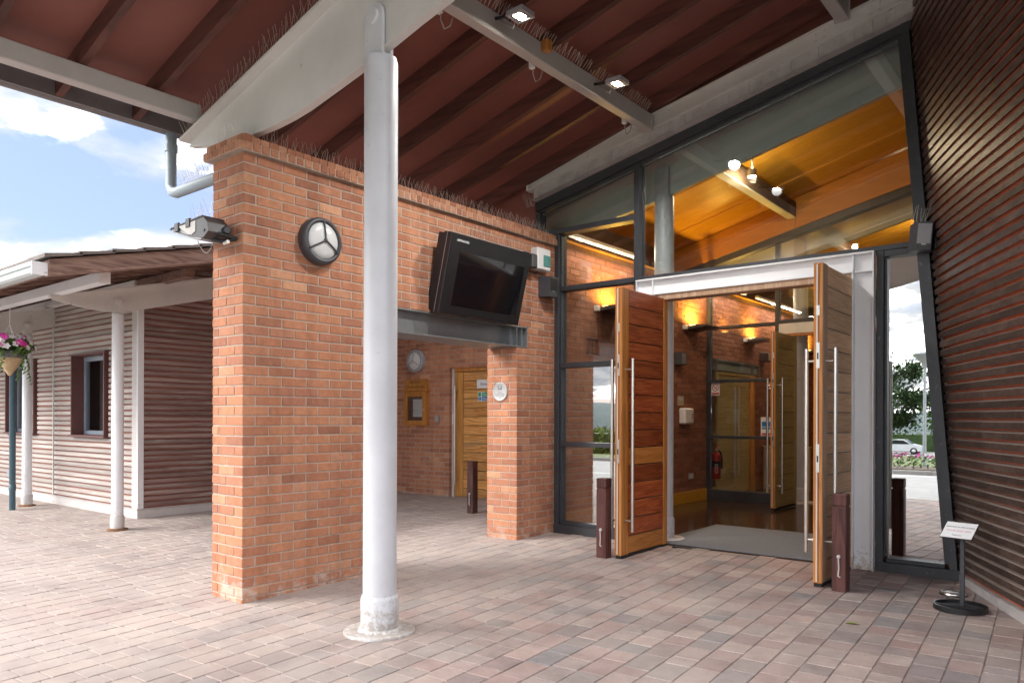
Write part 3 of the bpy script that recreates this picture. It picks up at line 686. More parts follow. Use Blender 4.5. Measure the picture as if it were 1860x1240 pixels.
def column(x, y, zbase, dz, label, m, rad=0.107, group="round steel columns", top=3.655):
    t = thing("steel_column", label, "column", (x, y, zbase), group)
    part("shaft", MB().lathe([(rad, 0.18), (rad, top - 0.035 - zbase + dz), (rad * 0.93, top - zbase + dz)], (x, y, zbase), 40), m, t)
    part("collar", MB().lathe([(rad + 0.013, 0.012), (rad + 0.014, 0.21), (rad + 0.006, 0.235), (rad, 0.236)], (x, y, zbase), 40), m, t)
    bp_ = part("base_plate", MB().lathe([(0.228, -0.004), (0.228, 0.010), (0.222, 0.016), (rad, 0.018)], (x, y, zbase), 40), m, t)
    rg = random.Random(3); grout = MB(); n_ = 72; rr0 = [rad + 0.030 + rg.uniform(-0.012, 0.014) for _ in range(n_)]; vs = []
    for k in range(n_):
        a = 2 * math.pi * k / n_; q = rr0[k]
        for r_, z_ in ((rad + 0.012, 0.016), (rad + 0.013, 0.030), (rad + 0.02, 0.0275), (q, 0.0165)): vs.append((x + r_ * math.cos(a), y + r_ * math.sin(a), zbase + z_))
    grout.add(vs, [(k * 4 + i_, ((k + 1) % n_) * 4 + i_, ((k + 1) % n_) * 4 + i_ + 1, k * 4 + i_ + 1) for k in range(n_) for i_ in range(3)])
    part("sealant", grout, TRIM, bp_)
    # fork plates with a pin, either side of the beam web
    for sgn in (-1, 1):
        w2 = 0.082; zc = 3.905 + dz; pts = [(x - w2, top - 0.02 + dz), (x + w2, top - 0.02 + dz)]
        pts += [(x + w2 * math.cos(a), zc + w2 * math.sin(a)) for a in [math.pi * k / 14 for k in range(15)]]
        ya = y - 0.02 + sgn * 0.036
        pl = part("fork_plate", MB().prism(pts, 'Y', ya - 0.011, ya + 0.011), m, t)
        pin = MB().lathe([(0.048, -0.016), (0.048, 0.015), (0.044, 0.018)], (0, 0, 0), 24, mtx=face_mtx((x, ya + sgn * 0.01, zc), (0, sgn, 0)))
        part("pin", pin, m, pl)
    return t
canopy_beam(3.20, 0.0, "pale grey tapered steel beam on the round column before the wall", BEAMW)
column(-3.68, 3.22, 0.003, 0.0, "thick pale grey round column standing on the paving before the brick wall", COLW)
canopy_beam(-0.83, -0.07, "tapered steel canopy beam behind the viewpoint", BEAMW)
column(-3.68, -0.81, g(-0.81), -0.07, "pale round column at the kerb of the drive", COLW)

def purlin(x0, x1, z0, z1, y0, y1, label, m):
    t = thing("steel_purlin", label, "beam", ((x0 + x1) / 2, y0, z0), "steel purlins under the joists")
    part("box_section", MB().cbox(x0, x1, y0, y1, z0, z1, 0.008), m, t)
    if y1 > 5: part("end_plate", MB().box(x0 - 0.01, x1 + 0.01, y1 - 0.012, y1 + 0.004, z0 - 0.01, z1), m, t)
    return t
purlin(-5.905, -5.80, 3.755, 3.895, -1.45, 3.17, "pale steel eaves beam with rust spots, ending at the tapered beam", PURL)
purlin(-3.79, -3.69, 4.285, 4.445, -1.45, 6.82, "grey steel purlin carrying the two floodlights", PURL)
purlin(-1.92, -1.81, 4.79, 4.945, -1.45, 6.82, "grey steel purlin high beside the slatted drum", PURL)

# ================================================================== CANOPY ROOF
RS = 0.27
def jz(x): return 3.9 + RS * (x + 5.8)
roof = thing("entrance_canopy", "dark red timber canopy roof with joists over the entrance", "roof", (-2, 1, 4.5))
X0, X1 = -6.24, 0.55  # right edge, out of view, pulled in so light enters from that side
jp = MB(); jp.prism([(X0, jz(X0)), (X1, jz(X1)), (X1, jz(X1) + 0.15), (X0, jz(X0) + 0.15)], 'Y', -0.027, 0.027)
jme = jp.mesh("joist", JOI)
ys = [2.275 + 0.568 * k for k in range(-6, 9)]
for yy in ys:
    if yy < 6.95: link("joist", jme, roof, (0, yy, 0))
pw = 2.4
x = X0 - 0.16
while x < X1:
    xe = min(x + pw, X1)
    for k in range(-3, 5):
        ya = ys[6] + 1.136 * k - 0.568; yb = min(ya + 1.136, 7.0)
        if ya > 6.9: continue
        p = MB(); p.prism([(x + 0.002, jz(x) + 0.1505), (xe - 0.002, jz(xe) + 0.1505), (xe - 0.002, jz(xe) + 0.168), (x + 0.002, jz(x) + 0.168)], 'Y', ya + 0.002, yb - 0.002)
        part("soffit_panel", p, SOFF, roof)
    x += pw
cov = MB(); cov.prism([(X0 - 0.2, jz(X0 - 0.2) + 0.175), (X1, jz(X1) + 0.175), (X1, jz(X1) + 0.26), (X0 - 0.2, jz(X0 - 0.2) + 0.26)], 'Y', -1.7, 20.5)
part("roof_covering", cov, FASC, roof)
part("fascia", MB().box(X0 - 0.022, X0 - 0.001, -1.66, 7.1, 3.775, 3.99), FASC, roof)
# joist tails past the eaves beam stay visible under the eaves: gutter hung outside them
gt = MB(); a_ = [math.pi + math.pi * k / 10 for k in range(11)]
prof = [(X0 - 0.095 + 0.07 * math.cos(a), 3.84 + 0.07 * math.sin(a)) for a in a_] + [(X0 - 0.095 + 0.064 * math.cos(a), 3.84 + 0.064 * math.sin(a)) for a in a_[::-1]]
gt.prism(prof, 'Y', -1.66, 3.42); part("gutter", gt, FASC, roof)
ff = MB(); ff.prism([(X0, jz(X0) - 0.02), (X1, jz(X1) - 0.02), (X1, jz(X1) + 0.17), (X0, jz(X0) + 0.17)], 'Y', -1.70, -1.66); part("front_fascia", ff, FASC, roof)
part("bearer_block", CB(-3.685, -3.62, 4.93, 5.00, 4.36, 4.45), DSTILE, roof)

# rainwater pipe from the eaves gutter back to the pier
rp_ = thing("rain_pipe", "blue grey downpipe with an elbow running back to the top of the pier", "downpipe", (-6.27, 3.17, 3.2))
part("pipe", MB().tube([(-6.30, 3.17, 3.80), (-6.30, 3.17, 3.33), (-6.27, 3.17, 3.275), (-6.21, 3.17, 3.258), (-5.35, 3.17, 3.258)], 0.045, 16), GUT, rp_)
part("collar", MB().lathe([(0.052, 0), (0.052, 0.06)], (-6.30, 3.17, 3.62), 16), GUT, rp_)

# ================================================================== HEAD BEAM OVER THE GLASS
hb = thing("head_beam", "sloping grey steel channel with crumpled lead flashing above the glazing", "beam", (-3.3, 6.9, 4.3))
def hz(x): return 4.125 + 0.213 * (x + 5.284)
xa, xb = -5.284, -0.9
def slope_bar(x0, x1, o0, o1, y0, y1, f=hz): return MB().prism([(x0, f(x0) + o0), (x1, f(x1) + o0), (x1, f(x1) + o1), (x0, f(x0) + o1)], 'Y', y0, y1)
part("channel_web", slope_bar(xa + 0.004, xb, -0.135, -0.012, 6.872, 6.90), BEAMW, hb)
part("top_flange", slope_bar(xa, xb, -0.012, 0.0, 6.84, 6.98), BEAMW, hb)
part("bottom_flange", slope_bar(xa, xb, -0.15, -0.1355, 6.845, 6.98), BEAMW, hb)
part("end_cap", slope_bar(xa - 0.03, xa - 0.001, -0.15, 0.0, 6.835, 6.98), BEAMW, hb)
rf = random.Random(9); k = 0; x = xa + 0.05
bolt = MB()
while x < xb - 0.2:
    wd = rf.uniform(0.05, 0.13); 
    p = slope_bar(x, x + wd - 0.002, -0.255 - rf.uniform(0, 0.012), -0.151, 6.880 + rf.uniform(-0.005, 0.006), 6.975)
    part("flashing_piece", p, FLASH, hb); x += wd
for xx in (-3.95, -3.88, -3.60, -3.53, -2.1, -2.03, -1.65, -1.58):
    for o_ in (-0.045, -0.10): bolt.lathe([(0.011, 0), (0.011, 0.008), (0.006, 0.012)], (0, 0, 0), 8, mtx=face_mtx((xx, 6.872, hz(xx) + o_), (0, -1, 0)))
part("bolt_heads", bolt, BEAMW, hb, kind="stuff")
part("drip_edge", slope_bar(xa + 0.03, xb, -0.272, -0.2685, 6.86, 6.985), FLASH, hb)

cb_ = MB(); cb_.prism([(xa, hz(xa) + 0.001), (0.5, hz(0.5) + 0.001), (0.5, jz(0.5) + 0.149), (xa, jz(xa) + 0.149)], 'Y', 6.985, 7.02)
part("closing_board", cb_, SOFF, roof)
cb_ = MB(); cb_.prism([(-6.22, 3.445), (xa - 0.001, 3.445), (xa - 0.001, jz(xa) + 0.149), (-6.22, jz(-6.22) + 0.149)], 'Y', 7.03, 7.05)
part("closing_board", cb_, SOFF, roof)
# ================================================================== ENTRANCE GLAZING
gz = thing("entrance_glazing", "dark framed glazed screen filling the entrance between brick wall and drum", "glazing", (-3.3, 7.0, 0.07))
def gh(x): return 3.845 + 0.221 * (x + 5.285)      # underside of the head
def edge(z): return -1.021 - 0.0815 * (z - 0.3)    # right outer edge, leaning
F0, F1 = 6.955, 7.085
part("head", slope_bar(-5.27, -1.36, -0.10, 0.012, F0, F1, lambda x: gh(x)), BLACK, gz)
part("head_bead", slope_bar(-5.25, -1.40, -0.125, -0.1005, F0 + 0.03, F1, lambda x: gh(x)), BLACK, gz)
part("mullion", CB(-4.998, -4.935, F0, F1, 0.06, 3.445, c=0.003), BLACK, gz)
part("glazing_bead", CB(-4.9345, -4.915, F0 + 0.03, F1, 0.19, 3.44, c=0.003), BLACK, gz)
part("mullion", CB(-5.27, -5.21, F0, F1, 3.45, 3.72, c=0.003), BLACK, gz)
part("mullion", CB(-3.975, -3.915, F0, F1, 2.80, gh(-3.945) - 0.126, c=0.003), BLACK, gz)
part("mullion", CB(-3.975, -3.915, F0 + 0.01, F1, 0.06, 2.80, c=0.003), BLACK, gz)
part("transom", CB(-5.209, -3.976, F0 - 0.004, F1, 3.446, 3.505, c=0.003), BLACK, gz)
for z0, z1 in ((2.795, 2.848), (1.93, 1.985), (1.045, 1.095)):
    part("transom", CB(-4.914, -3.976, F0 + 0.004, F1, z0, z1, c=0.003), BLACK, gz)
part("sill", CB(-4.996, -3.976, F0 - 0.012, F1, 0.03, 0.165, c=0.003), BLACK, gz)
part("sill_bead", CB(-4.914, -3.976, F0 + 0.015, F1, 0.1655, 0.20, c=0.003), BLACK, gz)
part("transom", CB(-3.914, -1.30, F0, F1, 2.798, 2.842, c=0.003), BLACK, gz)
part("mullion", CB(-1.618, -1.56, F0, F1, 0.06, 2.797, c=0.003), BLACK, gz)
part("glazing_bead", CB(-1.5595, -1.54, F0 + 0.03, F1, 0.20, 2.77, c=0.003), BLACK, gz)
part("transom", CB(-1.559, -1.28, F0 + 0.004, F1, 2.745, 2.797, c=0.003), BLACK, gz)
part("sill", CB(-1.6175, -0.98, F0 - 0.012, F1, 0.035, 0.155, c=0.003), BLACK, gz)
part("sill_bead", CB(-1.54, -1.10, F0 + 0.015, F1, 0.1555, 0.19, c=0.003), BLACK, gz)
lm = MB(); lm.prism([(edge(0.04) - 0.055, 0.04), (edge(0.04), 0.04), (edge(4.78), 4.78), (edge(4.78) - 0.055, 4.78)], 'Y', F0 - 0.004, F1); part("leaning_mullion", lm, BLACK, gz)
lm = MB(); lm.prism([(edge(0.19) - 0.092, 0.19), (edge(0.19) - 0.056, 0.19), (edge(4.6) - 0.056, 4.6), (edge(4.6) - 0.092, 4.6)], 'Y', F0 + 0.02, F1); part("leaning_bead", lm, BLACK, gz)
PY = 7.03
def pane(pts, m, name="pane"):
    part(name, MB().prism(pts, 'Y', PY, PY + 0.012), m, gz)
pane([(-5.21, 3.505), (-3.975, 3.505), (-3.975, gh(-3.975) - 0.125), (-5.21, gh(-5.21) - 0.125)], GL)
for z0, z1 in ((2.848, 3.446), (1.985, 2.795), (1.095, 1.93), (0.20, 1.045)):
    pane([(-4.915, z0), (-3.976, z0), (-3.976, z1), (-4.915, z1)], GL if z0 > 1.98 else glass("pane_glass_low", 0.40, (0.86, 0.90, 0.88)) if "pane_glass_low" not in MATS else MATS["pane_glass_low"])
pane([(-3.915, 2.842), (edge(2.842) - 0.09, 2.842), (edge(4.59) - 0.09, 4.59), (-1.6, gh(-1.6) - 0.125), (-3.915, gh(-3.915) - 0.125)], GL)
pane([(-1.54, 0.19), (edge(0.19) - 0.09, 0.19), (edge(2.745) - 0.09, 2.745), (-1.54, 2.745)], GLR)

# steel portal round the doorway
pt = thing("steel_portal", "white painted steel lintel and post framing the open doorway", "door frame", (-2.75, 6.98, 0.07))
part("lintel_web", CB(-3.913, -1.622, 6.93, 6.95, 2.640, 2.778, c=0.002), WHITE, pt)
part("lintel_top_flange", CB(-3.9135, -1.6215, 6.885, 7.06, 2.7785, 2.795, c=0.002), WHITE, pt)
part("lintel_bottom_flange", CB(-3.9135, -1.79, 6.885, 7.06, 2.624, 2.6395, c=0.002), WHITE, pt)
for xx in (-3.907, -3.72, -1.790, -1.630):
    part("stiffener", CB(xx - 0.006, xx + 0.006, 6.890, 6.9295, 2.640, 2.778, c=0.002), WHITE, pt)
part("post_web", CB(-1.784, -1.636, 6.93, 6.95, 0.04, 2.6395, c=0.002), WHITE, pt)
part("post_flange", CB(-1.7995, -1.7845, 6.885, 7.06, 0.04, 2.6235, c=0.002), WHITE, pt)
part("post_flange", CB(-1.6355, -1.6215, 6.885, 6.9545, 0.04, 2.778, c=0.002), WHITE, pt)
part("shelf_plate", CB(-1.784, -1.636, 6.892, 6.9295, 2.622, 2.634, c=0.002), WHITE, pt)
rs = MB(); rr_ = random.Random(2)
for k in range(26): rs.lathe([(0.009 * rr_.uniform(.5, 1.4), 0), (0.008, 0.008), (0, 0.012)], (rr_.uniform(-1.79, -1.63), 6.905 + rr_.uniform(-0.02, 0.02), 0.066), 6)
part("rust_scale", rs, RUST, pt)
part("timber_head", CB(-3.66, -1.80, 6.90, 7.06, 2.566, 2.623, c=0.003), DGREYS, pt)
part("timber_jamb", CB(-1.842, -1.80, 6.94, 7.06, 0.06, 2.5655, c=0.003), DGREYS, pt)
part("timber_jamb", CB(-3.70, -3.662, 6.94, 7.06, 0.06, 2.5655, c=0.003), DSTILE, pt)

# ================================================================== DOOR LEAVES
def door(x0, x1, y0, y1, z0, z1, label, board, stile, special, side, lock=True, group=None, hx=0.075, nb=15, edge_m=None, bar=(0.31, 1.92)):
    """leaf standing open, thin in X; boards on the face towards `side`"""
    t = thing("door_leaf", label, "door", ((x0 + x1) / 2, y1, z0), group)
    part("core", MB().box(x0 + 0.010, x1 - 0.010, y0 + 0.014, y1 - 0.004, z0 + 0.032, z1 - 0.004), INK, t)
    part("stile", CB(x0, x1, y0 + 0.0125, y0 + 0.13, z0 + 0.03, z1, c=0.003), stile, t)
    part("stile", CB(x0, x1, y1 - 0.085, y1, z0 + 0.03, z1, c=0.003), stile, t)
    hgt = (z1 - z0 - 0.032) / nb
    for k in range(nb):
        m = special.get(k, board)
        part("board", CB(x0 + 0.003, x1 - 0.003, y0 + 0.1325, y1 - 0.0875, z0 + 0.032 + k * hgt + 0.0045, z0 + 0.032 + (k + 1) * hgt - 0.0045, c=0.003), m, t)
    part("floor_sweep", CB(x0 + 0.004, x1 - 0.004, y0 + 0.01, y1, z0, z0 + 0.0295, c=0.002), INK, t)
    ed = part("edge_strip", CB(x0 + 0.001, x1 - 0.001, y0, y0 + 0.012, z0 + 0.03, z1, c=0.002), edge_m or stile, t)
    xm = (x0 + x1) / 2
    part("seal", MB().box(xm - 0.012, xm - 0.004, y0 - 0.002, y0 + 0.001, z0 + 0.04, z1 - 0.01), WPLAS, ed)
    part("seal", MB().box(xm + 0.004, xm + 0.008, y0 - 0.002, y0 + 0.001, z0 + 0.04, z1 - 0.01), INK, ed)
    if lock:
        for zc, hh in ((1.00, 0.11), (1.80, 0.10), (0.95 + 1.2, 0.04)):
            lp = part("lock_plate", CB(xm - 0.014, xm + 0.014, y0 - 0.005, y0 - 0.0022, z0 + zc - hh, z0 + zc + hh, c=0.001), CHROME, ed)
            if hh > 0.05: part("bolt_slot", MB().box(xm - 0.006, xm + 0.006, y0 - 0.0065, y0 - 0.0051, z0 + zc - 0.03, z0 + zc + 0.02), INK, t)
    for sx, xo in ((x1, 1), (x0, -1)):
        xx = sx + xo * hx
        hd = part("pull_handle", MB().tube([(xx, y0 + 0.075, bar[0]), (xx, y0 + 0.075, bar[1])], 0.0165, 16), INOX, t)
        for zz in (bar[0] + 0.10, bar[1] - 0.10):
            part("standoff", MB().tube([(sx - xo * 0.002, y0 + 0.075, zz), (xx - xo * 0.012, y0 + 0.075, zz)], 0.010, 10), INOX, hd)
    return t
door(-3.662, -3.592, 6.07, 6.985, 0.06, 2.585, "left entrance door standing open, dark red boards with one orange board", DBOARD, DSTILE, {0: DBOARDO, 5: DBOARDO}, 1)
door(-1.862, -1.792, 6.055, 6.985, 0.06, 2.58, "right entrance door standing open, weathered grey brown boards", DGREY, DGREYS, {}, 1, edge_m=DSTILE)
# ================================================================== SLATTED DRUM
drum = thing("slatted_drum", "dark brown curved drum clad in horizontal timber slats, leaning outwards", "building", (-0.6, 6.2, 0.05))
TH0, KAP = R(23.3), 1 / 22.0
def dpt(s, z, o=0.0):
    """point on the drum face: s along it from the glazing towards the viewer, o outwards"""
    n = 24; x = -1.021; y = 7.0; ds = s / n
    ang = lambda q: TH0 + KAP * q + max(0.0, q - 1.9) / 3.6  # out of view the drum bends away early, shaped to admit light
    for i in range(n):
        th = ang((i + 0.5) * ds); x += math.sin(th) * ds; y -= math.cos(th) * ds
    th = ang(s); nx, ny = -math.cos(th), -math.sin(th)
    q = o + 0.0765 * (z - 0.3) * 0 ; lean = -0.0815 * (z - 0.3)
    return Vector((x + nx * o + lean, y + ny * o, z))
S_END = 7.0
SV = [-0.004 + (S_END + 0.004) * (i / 34) ** 1.35 for i in range(35)]
PT = 0.0717
bk = MB()
zs = [0.05 + 0.25 * k for k in range(27)]
vs = [dpt(-0.3 if i == 0 else s, z, -0.031) for z in zs for i, s in enumerate(SV)]
n_ = len(SV)
fs = [(a * n_ + i, a * n_ + i + 1, (a + 1) * n_ + i + 1, (a + 1) * n_ + i) for a in range(len(zs) - 1) for i in range(n_ - 1)]
bk.add(vs, fs, True); part("backing", bk, DRUMB, drum)
rs_ = random.Random(21)
for k in range(88):
    z = 0.165 + k * PT
    if z > 6.3: break
    sl = MB(); sv = [s for s in SV]; sv[0] = -0.004 + rs_.uniform(-0.004, 0.006)
    dz = rs_.uniform(-0.0015, 0.0015)
    prof = [(-0.030, 0.050), (0.0, 0.035), (0.0, -0.010), (-0.030, 0.004)]
    vs = [dpt(s, z + dz + b, a) for s in sv for a, b in prof]
    fs = [(i * 4 + j, i * 4 + (j + 1) % 4, (i + 1) * 4 + (j + 1) % 4, (i + 1) * 4 + j) for i in range(len(sv) - 1) for j in range(4)]
    fs = [f[::-1] for f in fs]
    fs += [(0, 1, 2, 3), tuple((len(sv) - 1) * 4 + j for j in (3, 2, 1, 0))]
    sl.add(vs, fs); part("slat", sl, SLATD, drum)
es = MB()
vs = [dpt(s, z, -0.0302) for z in (0.14, 6.3) for s in (-0.05, 0.035)]; es.add(vs, [(0, 1, 3, 2)]); part("edge_strip", es, WPLAS, drum)
bf = MB(); vs = [dpt(s, z, o) for s in SV for z, o in ((0.02, 0.02), (0.125, 0.012), (0.128, -0.045))]
bf.add(vs, [f for i in range(len(SV) - 1) for f in ((i * 3, (i + 1) * 3, (i + 1) * 3 + 1, i * 3 + 1), (i * 3 + 1, (i + 1) * 3 + 1, (i + 1) * 3 + 2, i * 3 + 2))]); part("base_flashing", bf, FLASH, drum)
for s in (0.62, 1.42, 2.2):
    bt = MB(); vs = [dpt(s + a, z, o) for z in (0.13, 6.2) for a, o in ((-0.022, -0.05), (-0.022, -0.004), (0.022, -0.004), (0.022, -0.05))]
    bt.add([v_ for v_ in vs], [(0, 1, 5, 4), (1, 2, 6, 5), (2, 3, 7, 6)])

# ================================================================== REAR BRICK WALL, SIDE DOOR
RY = 8.70
rw = thing("rear_brick_wall", "red brick wall at the back of the covered passage, with a door in it", "wall", (-8.5, RY, 0.05))
fb = MB(); rb2 = random.Random(8)
DX0, DX1, DZ = -8.30, -7.10, 2.165
for j in range(0, 46):
    z0 = -0.02 + j * CH + 0.005; z1 = z0 + 0.0645
    x = -12.0 + (0.1125 if j % 2 else 0)
    while x < -5.45:
        for a, b in ((x, min(x + 0.215, -5.45)),):
            if z0 < DZ - 0.03 and b > DX0 and a < DX1:
                if a < DX0 - 0.02: fb.cbox(a, DX0, RY + rb2.uniform(-.002, .001), RY + 0.1, z0, z1, 0.003)
                if b > DX1 + 0.02: fb.cbox(DX1, b, RY + rb2.uniform(-.002, .001), RY + 0.1, z0, z1, 0.003)
            elif b - a > 0.02: fb.cbox(a, b, RY + rb2.uniform(-.002, .001), RY + 0.1, z0, z1, 0.003)
        x += 0.225
part("brick_field", fb, BR, rw, kind="stuff")
mo = MB(); mo.box(-12, DX0 - 0.004, RY + 0.005, RY + 0.3, -0.1, 3.4); mo.box(DX1 + 0.004, -5.43, RY + 0.005, RY + 0.3, -0.1, 3.4); mo.box(DX0 - 0.0035, DX1 + 0.0035, RY + 0.005, RY + 0.3, DZ + 0.002, 3.4)
part("mortar", mo, MORTAR, rw)
sd = thing("plank_door_leaf", "varnished orange plank door with a long steel pull handle, signs on it", "door", (-7.7, 8.8, 0.1))
DY = RY + 0.075
part("door_frame", CB(DX0 + 0.002, DX0 + 0.05, DY - 0.02, DY + 0.1, 0.06, DZ - 0.002, c=0.003), TRIM, sd)
part("door_frame", CB(DX0 + 0.051, DX1 - 0.002, DY - 0.02, DY + 0.1, DZ - 0.075, DZ - 0.002, c=0.003), RSTILE, sd)
part("door_frame", CB(DX1 - 0.05, DX1 - 0.002, DY - 0.02, DY + 0.1, 0.06, DZ - 0.076, c=0.003), RSTILE, sd)
part("core", MB().box(DX0 + 0.06, DX1 - 0.055, DY + 0.014, DY + 0.06, 0.12, DZ - 0.08), INK, sd)
part("stile", CB(DX0 + 0.056, DX0 + 0.225, DY, DY + 0.05, 0.115, DZ - 0.08, c=0.003), RSTILE, sd)
nb = 14; hh = (DZ - 0.08 - 0.115) / nb
for k in range(nb):
    part("plank", CB(DX0 + 0.232, DX1 - 0.055, DY + 0.002 + rb2.uniform(-.001, .002), DY + 0.05, 0.115 + k * hh + 0.004, 0.115 + (k + 1) * hh - 0.004, c=0.004), RDOOR, sd)
hd = part("pull_handle", MB().tube([(DX0 + 0.12, DY - 0.075, 0.30), (DX0 + 0.12, DY - 0.075, 1.87)], 0.016, 14), INOX, sd)
for zz in (0.38, 1.79): part("standoff", MB().tube([(DX0 + 0.12, DY + 0.001, zz), (DX0 + 0.12, DY - 0.06, zz)], 0.009, 8), INOX, hd)
part("strike_plate", CB(DX0 + 0.012, DX0 + 0.045, DY - 0.026, DY - 0.0205, 1.26, 1.42, c=0.001), WPLAS, sd)
ps = thing("door_sign", "white entrance sign plate screwed to the orange plank door", "sign", (-7.6, DY, 1.88))
part("plate", CB(-7.775, -7.42, DY - 0.008, DY + 0.0015, 1.82, 1.955, c=0.001), PAPER, ps)
text("sign_text", "Entrance", 0.055, INKP, ps, face_mtx((-7.60, DY - 0.0085, 1.885), (0, -1, 0)))
sc_ = MB()
for zz in (1.845, 1.93): sc_.lathe([(0.006, 0), (0.006, 0.002)], (0, 0, 0), 8, mtx=face_mtx((-7.755, DY - 0.008, zz), (0, -1, 0)))
part("screws", sc_, INOX, ps)
fs_ = thing("fire_exit_sign", "green and blue fire exit keep clear sign on the orange plank door", "sign", (-7.55, DY, 1.7))
part("plate", CB(-7.755, -7.35, DY - 0.006, DY + 0.0015, 1.62, 1.765, c=0.001), PAPER, fs_)
part("green_band", MB().box(-7.672, -7.36, DY - 0.0075, DY - 0.0061, 1.697, 1.758), GREENP, fs_)
part("green_pictogram", MB().box(-7.745, -7.69, DY - 0.0075, DY - 0.0061, 1.697, 1.758), GREENP, fs_)
part("blue_band", MB().box(-7.672, -7.36, DY - 0.0075, DY - 0.0061, 1.628, 1.690), BLUEP, fs_)
part("blue_roundel", MB().lathe([(0.031, 0), (0.031, 0.0012)], (0, 0, 0), 20, mtx=face_mtx((-7.716, DY - 0.0062, 1.659), (0, -1, 0))), BLUEP, fs_)
text("sign_text", "Fire exit", 0.052, PAPER, fs_, face_mtx((-7.655, DY - 0.0078, 1.727), (0, -1, 0)), 'LEFT')
text("sign_text", "Keep clear", 0.052, PAPER, fs_, face_mtx((-7.655, DY - 0.0078, 1.658), (0, -1, 0)), 'LEFT')
part("exclamation_mark", MB().box(-7.720, -7.712, DY - 0.0086, DY - 0.0075, 1.652, 1.682).box(-7.720, -7.712, DY - 0.0086, DY - 0.0075, 1.637, 1.645), PAPER, fs_)

# notice board
nbd = thing("notice_board", "oak notice board case headed Bedford Crematorium on the rear brick wall", "notice board", (-9.0, RY, 1.23))
bx0, bx1 = -9.265, -8.745; by = RY - 0.085
part("case_back", MB().box(bx0 + 0.02, bx1 - 0.02, RY - 0.02, RY - 0.001, 1.25, 1.79), NBW, nbd)
for a in ((bx0, bx0 + 0.03, by + 0.03, RY - 0.002, 1.235, 1.80), (bx1 - 0.03, bx1, by + 0.03, RY - 0.002, 1.235, 1.80), (bx0 + 0.031, bx1 - 0.031, by + 0.03, RY - 0.002, 1.235, 1.262), (bx0 + 0.031, bx1 - 0.031, by + 0.03, RY - 0.002, 1.775, 1.80)):
    part("case_side", CB(*a, c=0.002), NBW, nbd)
df = part("door_frame", CB(bx0 + 0.001, bx0 + 0.085, by, by + 0.0295, 1.237, 1.798, c=0.003), NBW, nbd)
part("door_frame", CB(bx1 - 0.085, bx1 - 0.001, by, by + 0.0295, 1.237, 1.798, c=0.003), NBW, nbd)
part("door_frame", CB(bx0 + 0.0855, bx1 - 0.0855, by, by + 0.0295, 1.237, 1.315, c=0.003), NBW, nbd)
part("door_frame", CB(bx0 + 0.0855, bx1 - 0.0855, by, by + 0.0295, 1.705, 1.798, c=0.003), NBW, nbd)
part("pin_board", MB().box(bx0 + 0.085, bx1 - 0.085, RY - 0.026, RY - 0.0205, 1.31, 1.71), WSUR, nbd)
part("notice_paper", MB().box(-9.10, -8.87, RY - 0.030, RY - 0.0265, 1.375, 1.665), PAPER, nbd)
part("glass_front", MB().box(bx0 + 0.0855, bx1 - 0.0855, by + 0.015, by + 0.018, 1.3155, 1.7045), GLI, nbd)
part("lock", MB().lathe([(0.011, 0), (0.011, 0.01)], (0, 0, 0), 12, mtx=face_mtx((bx1 - 0.05, by, 1.49), (0, -1, 0))), CHROME, nbd)
part("cornice", CB(bx0 - 0.03, bx1 + 0.03, by - 0.02, RY - 0.002, 1.801, 1.828, c=0.004), NBW, nbd)
part("header_board", CB(bx0 + 0.01, bx1 - 0.01, by + 0.005, RY - 0.002, 1.829, 1.985, c=0.003), NBW, nbd)
tm = lambda z: face_mtx((-9.005, by + 0.0045, z), (0, -1, 0))
text("carved_text", "Bedford", 0.075, LETT, nbd, tm(1.943)); text("carved_text", "Crematorium", 0.075, LETT, nbd, tm(1.87))
kp = thing("door_bracket", "small steel hold back bracket on the bricks beside the plank door", "bracket", (-8.55, RY, 1.33))
part("plate", CB(-8.60, -8.53, RY - 0.012, RY - 0.0015, 1.29, 1.37, c=0.002), INOX, kp); part("arm", CB(-8.545, -8.50, RY - 0.07, RY - 0.0125, 1.29, 1.40, c=0.003), LGR, kp); part("catch", MB().tube([(-8.575, RY - 0.01, 1.33), (-8.575, RY - 0.05, 1.33)], 0.012, 10), INOX, kp)

def bulkhead(pos, normal, r, label, body):
    t = thing("bulkhead_light", label, "wall light", pos, "round bulkhead wall lights")
    m = face_mtx(pos, normal)
    part("body", MB().lathe([(r, 0.001), (r, 0.045), (r * 0.97, 0.072), (r * 0.80, 0.085), (r * 0.795, 0.070)], (0, 0, 0), 40, mtx=m, cap=False), body, t)
    part("back_plate", MB().lathe([(r * 0.98, 0.0005), (r * 0.98, 0.012)], (0, 0, 0), 40, mtx=m), body, t)
    part("diffuser", MB().lathe([(r * 0.79, 0.062), (r * 0.74, 0.078), (r * 0.5, 0.092), (r * 0.2, 0.099), (0.0, 0.10)], (0, 0, 0), 40, mtx=m, cap=False), OPAL, t)
    gq = MB()
    for k in range(3):
        a = math.pi / 2 + k * 2 * math.pi / 3
        pts = [m @ Vector((r * q * math.cos(a), r * q * math.sin(a), zz)) for q, zz in ((0.0, 0.108), (0.3, 0.104), (0.6, 0.094), (0.86, 0.08))]
        gq.tube(pts, 0.0075, 6)
    gq.lathe([(0.016, 0.10), (0.016, 0.112), (0.0, 0.116)], (0, 0, 0), 12, mtx=m)
    part("guard_bars", gq, body, t)
    return t
bulkhead((-5.0, 3.714, 2.767), (1, 0, 0), 0.187, "round bulkhead light with dark rim on the orange pier", DGR)
bulkhead((-9.03, RY, 2.29), (0, -1, 0), 0.19, "round bulkhead light with pale grey rim above the notice board", LGR)
pq = thing("round_plaque", "round grey stone plaque on the narrow brick pier by the glazing", "plaque", (-5.228, PC0, 1.648))
m = face_mtx((-5.228, PC0, 1.648), (0, -1, 0))
